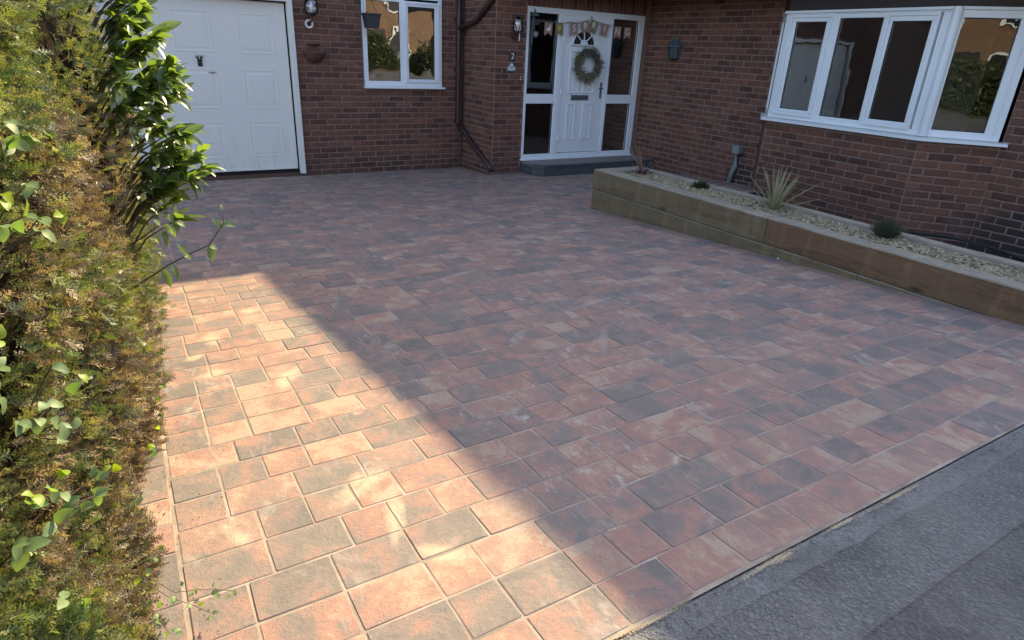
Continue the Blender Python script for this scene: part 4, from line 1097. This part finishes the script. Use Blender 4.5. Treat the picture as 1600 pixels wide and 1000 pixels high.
# long shoot reaching out over the drive
t = thing('trailing_shoot', 'long thin shoot with few leaves reaching out over the drive', 'shoot', (-.06, 2.32, .93), G)
sb = MB().tube([(-.06, 2.32, .93), (.05, 2.3, 1.0), (.12, 2.29, 1.035), (.18, 2.28, 1.06), (.235, 2.28, 1.13), (.238, 2.27, 1.18)], [.003, .0026, .0022, .0019, .0015, .001], 6)
part('stem', sb, M['stem'], t, smooth=True)
for p, d, lib, s in (((.06, 2.3, 1.0), (.4, -.3, -.9), 0, 1.3), ((.11, 2.29, 1.03), (-.2, -.5, .7), 0, 1.25), ((.18, 2.28, 1.06), (.15, -.2, -1), 1, 1.5), ((.18, 2.28, 1.06), (.7, -.2, -.2), 1, 1.0), ((.235, 2.28, 1.13), (.6, -.3, .0), 1, 1.1), ((.228, 2.28, 1.11), (-.3, -.3, .8), 0, 1.2), ((.238, 2.27, 1.18), (0, -.2, 1), 1, .6),
                     ((.03, 2.3, .99), (.3, -.3, -.95), 0, 1.4), ((.10, 2.29, 1.03), (.2, -.6, .2), 0, 1.1)):
    put('leaf', random.choice(lm[:2]) if lib == 0 else random.choice(sm_), t, p, d, (.3, -.7, .6), random.uniform(-.4, .4), (.55 if lib == 0 else 1.0)*s)
t2 = thing('trailing_shoot', 'short sprig below the laurel with small pale leaves', 'shoot', (-.05, 2.4, 1.05), G)
sb = MB().tube([(-.05, 2.4, 1.05), (.05, 2.38, 1.12), (.10, 2.37, 1.13)], [.0025, .002, .001], 6); part('stem', sb, M['stem'], t2, smooth=True)
for p, d in (((.10, 2.37, 1.13), (.7, -.2, -.5)), ((.085, 2.37, 1.13), (0, -.3, .8)), ((.06, 2.38, 1.12), (.5, -.4, -.7)), ((.05, 2.38, 1.12), (-.3, -.5, .5)), ((.03, 2.39, 1.10), (.2, -.5, .6))):
    put('leaf', random.choice(sm_), t2, p, d, (.3, -.7, .6), random.uniform(-.4, .4), .9)
# trailing shoots low over the paving
t3 = thing('trailing_shoot', 'thin trailing shoot with dark leaf sprigs hanging over the paving', 'shoot', (-.19, 1.36, .56), G)
stems = [[(-.19, 1.36, .56), (-.13, 1.31, .60), (-.075, 1.25, .575), (-.03, 1.25, .56), (.0, 1.25, .548), (.042, 1.25, .52)], [(-.15, 1.33, .59), (-.09, 1.27, .55), (-.045, 1.25, .52), (-.015, 1.25, .48)], [(-.16, 1.34, .57), (-.12, 1.27, .50), (-.10, 1.24, .47)]]
sb = MB()
for s_ in stems: sb.tube(s_, .0008, 5, False)
part('stem', sb, M['stem'], t3, smooth=True)
for s_ in stems:
    for i, p in enumerate(s_[1:]):
        for k in range(3):
            d = Vector((random.gauss(.2, .6), random.gauss(-.3, .5), random.gauss(-.1, .6))).normalized()
            put('leaf', random.choice(lmz if random.random() < .12 else sm_), t3, Vector(p)+Vector((random.gauss(0, .008), 0, random.gauss(0, .008))), d, (.4, -.5, .8), random.uniform(-.5, .5), random.uniform(.38, .62))

# planter plants -------------------------------------------------------
def blade_mesh(L, W, bend, mat, name='blade', n=6):
    b = MB()
    for i in range(n+1):
        t = i/n; w = W/2*(1-t**2.2)*(.7+.3*min(1, t*5)); a = bend*t
        y = L*(math.sin(a)/max(bend, 1e-3) if bend else t); z = -L*(1-math.cos(a))/max(bend, 1e-3)
        b.v += [(-w, y, z+w*.35), (0, y, z), (w, y, z+w*.35)]
    for i in range(n):
        for k in range(2): b.f.append((i*3+k, i*3+k+1, i*3+k+4, i*3+k+3))
    return b.mesh(name, mat, True)
def spiky(name, label, cat, at, cnt, L, W, mat, el0, el1, seed):
    t = thing(name, label, cat, at); r = random.Random(seed)
    ms = [blade_mesh(L*s, W, bd, mat) for s in (.75, .9, 1.0) for bd in (.15, .5)]
    for i in range(cnt):
        a = i*2.39996+r.uniform(-.2, .2); el = el0+(el1-el0)*r.random()
        d = (math.cos(a)*math.cos(el), math.sin(a)*math.cos(el), math.sin(el))
        put('blade', r.choice(ms), t, Vector(at)+Vector((math.cos(a)*.012, math.sin(a)*.012, .0)), d, (0, 0, 1), r.uniform(-.2, .2), r.uniform(.8, 1.1))
    return t
spiky('spiky_yucca', 'spiky cream and green yucca in the middle of the raised bed', 'plant', (4.50, 3.285, .595), 44, .42, .017, M['yucca'], .35, 1.5, 3)
sc_ = spiky('purple_cordyline', 'bronze purple strappy plant in the house end of the raised bed', 'plant', (4.50, 4.90, .595), 20, .20, .020, M['purple'], .3, 1.4, 5)
ms = [blade_mesh(.40, .020, .35, M['straw'], 'blade'), blade_mesh(.34, .018, .2, M['straw'], 'blade')]
for k in range(11):
    a = 2.2+k*.17; el = 1.0+.05*(k % 5)
    put('blade', ms[k % 2], sc_, Vector((4.50, 4.90, .60)), (math.cos(a)*math.cos(el), math.sin(a)*math.cos(el)*.6, math.sin(el)), (0, 0, 1), random.uniform(-.2, .2), random.uniform(.8, 1.1))
def tuft(name, label, at, rad, h, cnt, mat, up):
    t = thing(name, label, 'plant', at); b = MB()
    V, F = [], []
    for i in range(cnt):
        a = random.uniform(0, 6.283); el = random.uniform(up, 1.5); L = h*random.uniform(.6, 1.1)
        base = Vector((math.cos(a)*rad*.35*random.random(), math.sin(a)*rad*.35*random.random(), 0))
        d = Vector((math.cos(a)*math.cos(el)*rad/h, math.sin(a)*math.cos(el)*rad/h, math.sin(el))); tip = base+d*L
        b.tube([base, base+d*L*.5, tip], [.0016, .0016, .0008], 3, False)
        for k in range(9):
            q = base+d*L*(.25+.75*k/9); s = Vector((random.gauss(0, 1), random.gauss(0, 1), random.gauss(.5, .6))).normalized()*random.uniform(.008, .016)
            wv = s.cross(Vector((random.random(), random.random(), random.random()))).normalized()*.0022
            o = len(b.v); b.v += [tuple(q-wv), tuple(q+wv), tuple(q+s)]; b.f.append((o, o+1, o+2))
    o = link('foliage', b.mesh('foliage', mat), t, at); o['kind'] = 'stuff'
    return t
tuft('heather_tuft', 'small dark green tuft beside the purple plant in the gravel', (4.565, 4.15, .595), .085, .085, 260, M['heath'], .2)
tuft('lavender_mound', 'grey green bushy mound at the near end of the raised bed', (4.545, 2.36, .595), .115, .145, 420, M['sage'], .5)

# ------------------------------------------------------------------ things on the walls
# wreath
wr = thing('door_wreath', 'round grey green leafy wreath hanging on the white front door', 'wreath', (5.962, 7.935, 1.578))
b = MB().lathe([(.185+.03*math.cos(q), .03*math.sin(q)) for q in np.linspace(0, 2*math.pi, 9)], (5.962, 7.935, 1.578), 28, axis='Y'); part('ring', b, M['stem'], wr)
for nm, mat, cnt in (('leaves', M['wreath'], 430), ('leaves', M['wreath_y'], 150)):
    b = MB()
    for i in range(cnt):
        a = random.uniform(0, 6.283); rr = .185+random.gauss(0, .03); base = Vector((5.962+rr*math.cos(a), 7.93+random.uniform(-.045, .01), 1.578+rr*math.sin(a)*.93))
        ta = a+math.pi/2+random.gauss(0, .8)
        d = Vector((math.cos(ta), random.gauss(-.35, .25), math.sin(ta)*.95)).normalized()*random.uniform(.05, .085)
        wv = d.cross(Vector((0, 1, 0))).normalized()*random.uniform(.008, .013); o = len(b.v)
        b.v += [tuple(base), tuple(base+d*.5+wv), tuple(base+d), tuple(base+d*.5-wv)]; b.f += [(o, o+1, o+2), (o, o+2, o+3)]
    o = part(nm, b, mat, wr); o['kind'] = 'stuff'
# bunting
bt = thing('spring_bunting', 'burlap bunting spelling SPRING strung across the front door', 'bunting', (5.98, 7.93, 2.12))
flags = [(5.250, 2.090, .0), (5.428, 2.098, .03), (5.675, 2.108, .10), (5.864, 2.142, .22), (6.037, 2.158, -.22), (6.229, 2.128, -.14), (6.471, 2.105, -.05), (6.652, 2.105, .02)]
pts = [(5.19, 7.945, 2.10)]+[(x, 7.945, z) for x, z, _ in flags[:4]]+[(5.983, 7.95, 2.19)]+[(x, 7.945, z) for x, z, _ in flags[4:]]+[(6.72, 7.945, 2.108)]
part('string', MB().tube(pts, .003, 5), M['string'], bt)
part('hook', MB().lathe([(0, -.012), (.010, -.012), (.010, 0), (0, .002)], (5.985, 7.958, 2.20), 10, axis='Y'), M['chrome'], bt)
def text_mesh(ch, size):
    cu = bpy.data.curves.new('letter', 'FONT'); cu.body = ch; cu.size = size; cu.extrude = .0015; cu.align_x = 'CENTER'; cu.align_y = 'CENTER'
    o = bpy.data.objects.new('tmp', cu); COL.objects.link(o)
    dg = bpy.context.evaluated_depsgraph_get(); dg.update()
    me = bpy.data.meshes.new_from_object(o.evaluated_get(dg)); bpy.data.objects.remove(o); bpy.data.curves.remove(cu)
    return me
chars = [None, None, 'S', 'P', 'R', 'I', 'N', 'G']
for i, (x, z, tl) in enumerate(flags):
    w_, h_ = .064, .165
    outl = [(-w_, 0), (w_, 0), (w_, -h_), (0, -h_+.038), (-w_, -h_)]
    R = Matrix.Rotation(-tl, 3, 'Y')
    b = MB()
    for d in (0, .003): b.v += [tuple(R @ Vector((a, -d, c))) for a, c in outl]
    b.f = [(5, 6, 7, 8), (5, 8, 9), (0, 3, 2, 1), (0, 4, 3)]+[(k, (k+1) % 5, 5+(k+1) % 5, 5+k) for k in range(5)]
    f = link('flag', b.mesh('flag', M['burlap_g'] if i in (1, 4) else M['burlap_p']), bt, (x, 7.942-.002*(i % 3), z))
    if chars[i]:
        me = text_mesh(chars[i], .125); me.materials.clear(); me.materials.append(M['letter'])
        q = link('letter', me, f, (0, 0, 0)); q.location = R @ Vector((0, -.0045, -.066)); q.rotation_euler = (Matrix.Rotation(-tl, 4, 'Y') @ Matrix.Rotation(math.pi/2, 4, 'X')).to_euler()
    else:
        b = MB()
        if i == 0:                             # little white rabbit
            for (cx, cz, rx, rz) in ((0, -.085, .030, .020), (.024, -.062, .016, .014), (.020, -.038, .005, .016), (.032, -.040, .005, .015), (-.032, -.080, .009, .009)):
                o = len(b.v); b.v += [(cx+rx*math.cos(q), -.0042, cz+rz*math.sin(q)) for q in np.linspace(0, 6.283, 10, endpoint=False)]; b.f.append(tuple(range(o, o+10)))
            mt = M['letter']
        else:                                  # yellow flower
            for k in range(6):
                cx, cz = .018*math.cos(k*1.047), -.062+.018*math.sin(k*1.047); o = len(b.v)
                b.v += [(cx+.012*math.cos(q), -.0042-.0002*k, cz+.012*math.sin(q)) for q in np.linspace(0, 6.283, 8, endpoint=False)]; b.f.append(tuple(range(o, o+8)))
            b.tube([(0, -.0045, -.08), (0, -.0045, -.125)], .003, 5); mt = M['yellow']
        q = link('emblem', b.mesh('emblem', mt), f, (0, 0, 0)); q.location = (0, 0, 0)

def wall_lantern(label, at, rz, mats, sc=1.0):
    pass
# clear glass wall lamp on the porch pier
wl = thing('wall_lamp', 'dark metal coach lamp with clear glass on the porch pier', 'lamp', (4.73, 7.985, 1.86))
cx, cy = 4.735, 7.90
part('backplate', MB().lathe([(0, 0), (.045, .002), (.04, .015), (0, .018)], (cx-.02, 7.985, 1.885), 14, axis='Y'), M['black_metal'], wl)
part('arm', MB().tube([(cx-.02, 7.98, 1.885), (cx-.02, 7.93, 1.86), (cx, cy, 1.875), (cx, cy, 1.945)], .011, 8), M['black_metal'], wl)
part('collar', MB().lathe([(0, 1.935), (.062, 1.94), (.066, 1.955), (0, 1.96)], (cx, cy, 0), 14), M['black_metal'], wl)
part('glass', MB().lathe([(.048, 1.96), (.066, 2.0), (.072, 2.05), (.060, 2.10), (.030, 2.13), (.004, 2.135)], (cx, cy, 0), 16), M['clearglass'], wl, smooth=True)
part('bulb', MB().lathe([(0, 1.96), (.012, 1.965), (.014, 2.0), (.026, 2.035), (.022, 2.06), (0, 2.072)], (cx, cy, 0), 12), M['bulb'], wl, smooth=True)
part('rod', MB().tube([(cx+.025, cy-.01, 1.84), (cx+.025, cy-.01, 1.935)], .007, 8), M['ivory'], wl)
# the same kind of lamp by the garage, cut by the top of the frame
gl = thing('wall_lamp', 'globe shaped glass lamp on the brick between garage door and window', 'lamp', (2.27, D-.01, 1.9))
cx, cy = 2.272, 8.86
part('globe', MB().lathe([(.004, 2.005), (.055, 2.02), (.085, 2.065), (.092, 2.11), (.080, 2.165), (.05, 2.20), (.03, 2.21)], (cx, cy, 0), 18), M['clearglass'], gl, smooth=True)
part('bulb', MB().lathe([(0, 2.04), (.022, 2.055), (.028, 2.09), (.016, 2.13), (.014, 2.17), (0, 2.175)], (cx, cy, 0), 12), M['bulb'], gl, smooth=True)
part('cap', MB().lathe([(0, 2.20), (.055, 2.205), (.045, 2.24), (.012, 2.27), (0, 2.275)], (cx, cy, 0), 14), M['black_metal'], gl)
part('arm', MB().tube([(cx, cy, 2.005), (cx, cy, 1.965), (cx-.015, cy+.03, 1.935), (cx-.02, D-.01, 1.96)], .010, 8), M['black_metal'], gl)
part('ring_plate', MB().lathe([(.030, -.008), (.052, -.010), (.056, .0), (.052, .008), (.030, .006)], (2.245, D-.03, 1.915), 16, axis='Y'), M['ivory'], gl)
# half-round wall planter
wp = thing('wall_planter', 'brown half round terracotta planter on the garage wall below the lamp', 'planter', (2.28, D-.01, 1.48))
part('bowl', MB().lathe([(.03, 1.455), (.075, 1.475), (.12, 1.52), (.145, 1.575), (.150, 1.59), (.138, 1.592), (.11, 1.53), (.0, 1.50)], (2.285, D-.008, 0), 14, math.pi, 2*math.pi), M['terracotta'], wp, smooth=True)
part('crest', MB().lathe([(.0, 1.66), (.06, 1.665), (.085, 1.68), (.06, 1.70), (0, 1.705)], (2.285, D-.008, 0), 10, math.pi, 2*math.pi), M['terracotta'], wp)
# hanging pot in front of the window
hp = thing('hanging_pot', 'dark grey tapered flower pot hanging in front of the garage window', 'flower pot', (3.01, 8.75, 1.905))
b = MB()
def sq(w, z): return [(3.01-w, 8.75-w*.8, z), (3.01+w, 8.75-w*.8, z), (3.01+w, 8.75+w*.8, z), (3.01-w, 8.75+w*.8, z)]
b.v = sq(.078, 1.905)+sq(.100, 2.060)+sq(.110, 2.062)+sq(.111, 2.082)+sq(.098, 2.082)+sq(.09, 2.03)
for j in range(5):
    for i in range(4): b.f.append((j*4+i, j*4+(i+1) % 4, j*4+4+(i+1) % 4, j*4+4+i))
b.f += [(3, 2, 1, 0), (20, 21, 22, 23)]
part('pot', b, M['anthracite'], hp, bevel=.006)
part('hanger', MB().tube([(2.912, 8.75, 2.075), (2.915, 8.78, 2.25), (2.92, 8.80, 2.42)], .003, 5).tube([(3.108, 8.75, 2.075), (2.95, 8.78, 2.36), (2.92, 8.80, 2.42)], .003, 5), M['black_metal'], hp)
part('bracket', MB().tube([(2.92, D-.005, 2.30), (2.92, 8.80, 2.43), (2.92, 8.77, 2.42)], .006, 6).box(2.905, 2.935, D-.012, D-.002, 2.18, 2.36), M['black_metal'], hp)
# house number and plaque, doorbell
hn = thing('house_number', 'small dark plaque with a white number on the porch pier', 'sign', (4.712, 7.978, 1.60))
part('plate', MB().box(4.657, 4.767, 7.966, 7.979, 1.588, 1.700), M['slate_sign'], hn, bevel=.006)
me = text_mesh('2', .105); me.materials.clear(); me.materials.append(M['letter']); q = link('digit', me, hn, (4.712, 7.9635, 1.644)); q.rotation_euler = (math.pi/2, 0, 0)
pl = thing('wall_plaque', 'ornamental grey and white plaque below the house number', 'plaque', (4.70, 7.978, 1.50))
b = MB(); b.v = [(4.70+a*.075, 7.966, 1.455+c*.115) for a, c in ((-.9, 0), (.9, 0), (1, .25), (.45, .75), (.25, 1), (-.25, 1), (-.45, .75), (-1, .25))]+[(4.70+a*.075, 7.979, 1.455+c*.115) for a, c in ((-.9, 0), (.9, 0), (1, .25), (.45, .75), (.25, 1), (-.25, 1), (-.45, .75), (-1, .25))]
b.f = [tuple(range(8))]+[(i, 8+i, 8+(i+1) % 8, (i+1) % 8) for i in range(8)]
part('board', b, M['greypipe'], pl)
b = MB()
for k, (a, c, rr) in enumerate(((-.035, 1.49, .022), (.03, 1.485, .020), (0, 1.53, .024), (-.01, 1.475, .015), (.045, 1.50, .012))): b.lathe([(0, -.006), (rr, -.002), (rr*.9, .0015), (0, .002)], (4.70+a, 7.964-.0006*k, c), 9, axis='Y')
part('relief', b, M['ivory'], pl)
db = thing('doorbell', 'small white doorbell push beside the front door frame', 'doorbell', (4.85, 7.978, 1.37))
part('case', MB().box(4.835, 4.862, 7.966, 7.980, 1.338, 1.408), M['anthracite'], db, bevel=.004)
part('button', MB().lathe([(0, -.006), (.009, -.005), (.010, 0), (0, .001)], (4.848, 7.964, 1.388), 10, axis='Y').lathe([(0, -.006), (.010, -.005), (.011, 0), (0, .001)], (4.848, 7.964, 1.354), 10, axis='Y'), M['ivory'], db)
# wind chime at the door head
wc = thing('wind_chime', 'little grey hanging chime with a roof and disc at the door frame corner', 'wind chime', (4.985, 7.88, 1.93))
part('roof', MB().lathe([(.075, 2.155), (.070, 2.162), (.02, 2.20), (.006, 2.235), (0, 2.24)], (4.985, 7.885, 0), 6), M['grey_metal'], wc)
part('rod', MB().tube([(4.985, 7.885, 2.16), (4.985, 7.885, 1.90)], .004, 6).tube([(4.962, 7.885, 2.155), (4.955, 7.885, 1.80)], .008, 6).tube([(4.985, 7.885, 2.235), (4.985, 7.95, 2.262)], .003, 5), M['grey_metal'], wc)
part('disc', MB().lathe([(0, -.004), (.036, -.004), (.036, .004), (0, .004)], (5.01, 7.88, 1.935), 14, axis='Y'), M['greypipe'], wc)
# grey lantern on the side wall
sl_ = thing('wall_lantern', 'weathered grey half lantern on the shaded side wall', 'lamp', (7.085, 7.34, 1.70))
def halfprism(prof, n=6, y0=7.34):
    b = MB(); b.lathe(prof, (7.092, y0, 0), n, math.pi/2, 1.5*math.pi); return b
part('roof', halfprism([(.155, 1.862), (.150, 1.878), (.095, 1.925), (.055, 1.965), (.05, 1.99), (.0, 2.0)]), M['grey_metal'], sl_)
part('glazing', halfprism([(.085, 1.715), (.115, 1.862)]), M['grey_metal'], sl_)
b = MB()
for k in range(7):
    q = math.pi/2+math.pi*k/6; b.tube([(7.092+.087*math.cos(q), 7.34+.087*math.sin(q), 1.71), (7.092+.118*math.cos(q), 7.34+.118*math.sin(q), 1.862)], .006, 5)
b.lathe([(0, 1.68), (.05, 1.69), (.092, 1.712), (0, 1.716)], (7.092, 7.34, 0), 6, math.pi/2, 1.5*math.pi)
part('cage', b, M['black_metal'], sl_)
# outdoor pipe with a square cap
vp = thing('waste_pipe', 'grey plastic pipe with square hopper rising beside the bay wall', 'pipe', (7.04, 5.88, .165))
part('pipe', MB().tube([(7.045, 5.93, .14), (7.045, 5.90, .33), (7.05, 5.875, .40), (7.05, 5.875, .60)], .034, 12), M['greypipe'], vp, smooth=True)
part('hopper', MB().box(7.0, 7.094, 5.815, 5.935, .575, .675), M['greypipe'], vp, bevel=.008)

# ------------------------------------------------------------------ the other side of the road (seen only as reflections)
ho = thing('house_opposite', 'sunlit orange brick house across the road, mirrored in the windows', 'house', (2, -17, .5))
def blk(x0, x1): return MB().box(x0, x1, -24, -17, .45, 5.2)
part('wall', blk(-16, 1), M['obrick'], ho)
b = MB(); b.add([(-16.4, -16.6, 5.2), (1.4, -16.6, 5.2), (1.4, -20.5, 7.6), (-16.4, -20.5, 7.6), (-16.4, -24.4, 5.2), (1.4, -24.4, 5.2)], [(0, 1, 2, 3), (3, 2, 5, 4)]); part('roof', b, M['tile'], ho)
def far_window(parent, x, y, z, wd, h):
    b = MB(); ring(b, (0, y, 0), (1, 0, 0), (0, 1, 0), (x, x+wd, z, z+h), (x+.09, x+wd-.09, z+.09, z+h-.09), .01, .06); b.obox((0, y, 0), (1, 0, 0), (0, 1, 0), x+wd/2-.04, x+wd/2+.04, .01, .055, z+.09, z+h-.09)
    f = part('window', b, M['white'], parent); part('pane', MB().box(x+.09, x+wd-.09, y+.004, y+.02, z+.09, z+h-.09), M['gasket'], f)
for x in (-14, -10.6, -8.4, -5.2, -1.8):
    for z in (1.25, 3.5): far_window(ho, x, -17, z, 1.5, 1.2)
part('front_door', MB().box(-12.2, -11.2, -16.99, -16.94, .46, 2.5), M['black_metal'], ho); part('garage_door', MB().box(-4.0, -2.0, -16.99, -16.94, .46, 2.6) if False else MB().box(-7.0, -5.6, -16.99, -16.95, .46, 2.5), M['door_white'], ho)
ho2 = thing('house_opposite', 'second sunlit brick house across the road to its right', 'house', (12, -18, .5))
part('wall', MB().box(4, 40, -25, -18, .45, 5.2), M['obrick'], ho2)
b = MB(); b.add([(3.6, -17.6, 5.2), (40.4, -17.6, 5.2), (40.4, -21.5, 7.6), (3.6, -21.5, 7.6), (3.6, -25.4, 5.2), (40.4, -25.4, 5.2)], [(0, 1, 2, 3), (3, 2, 5, 4)]); part('roof', b, M['tile'], ho2)
for x in (6, 10.2, 13.2, 16.6, 20.2):
    for z in (1.25, 3.5): far_window(ho2, x, -18, z, 1.4, 1.2)
part('front_door', MB().box(12.0, 12.9, -17.99, -17.94, .46, 2.5), M['black_metal'], ho2)
def bush(label, cx, cy, rx, ry, h, cnt, seed):
    t = thing('garden_bush', label, 'bush', (cx, cy, gz(0)), 'bushes across the road'); r = np.random.default_rng(seed)
    th = r.uniform(0, 2*np.pi, cnt); ph = np.arccos(r.uniform(0, 1, cnt)); rad = r.uniform(.75, 1.0, cnt)
    P = np.stack([cx+rx*rad*np.sin(ph)*np.cos(th), cy+ry*rad*np.sin(ph)*np.sin(th), gz(0)-.1+h*rad*np.cos(ph)], 1)
    A = r.normal(0, .045, (cnt, 3)); B = r.normal(0, .045, (cnt, 3))
    V = np.stack([P, P+A, P+A+B, P+B], 1).reshape(-1, 3); F = np.arange(cnt*4).reshape(-1, 4)
    c = np.repeat(np.array([(.055, .075, .028)])*r.uniform(.5, 1.3, (cnt, 1)), 4, 0)
    o = link('foliage', npmesh('foliage', V, F, M['hedge'], None, c), t); o['kind'] = 'stuff'
    b = MB(); b.lathe([(.0, 0), (.55, 0), (.6, h*.4), (.3, h*.75), (0, h*.85)], (0, 0, 0), 10); b.v = [(cx+x*rx, cy+y*ry, gz(0)-.1+z) for x, y, z in b.v]; part('crown_core', b, M['hedgecore'], t)
bush('wide green bush opposite the garage window', 9.5, -13.5, 3.0, 1.2, 2.1, 14000, 1)
bush('lower green bush further along the opposite garden', 14.5, -13.2, 2.2, 1.2, 1.7, 9000, 2)
bush('bushy green shrub opposite the end of the bay', -7.5, -12.0, 3.2, 1.3, 1.75, 15000, 3)
bush('round shrub in front of the first opposite house', -2.5, -13.0, 1.8, 1.2, 1.6, 7000, 4)
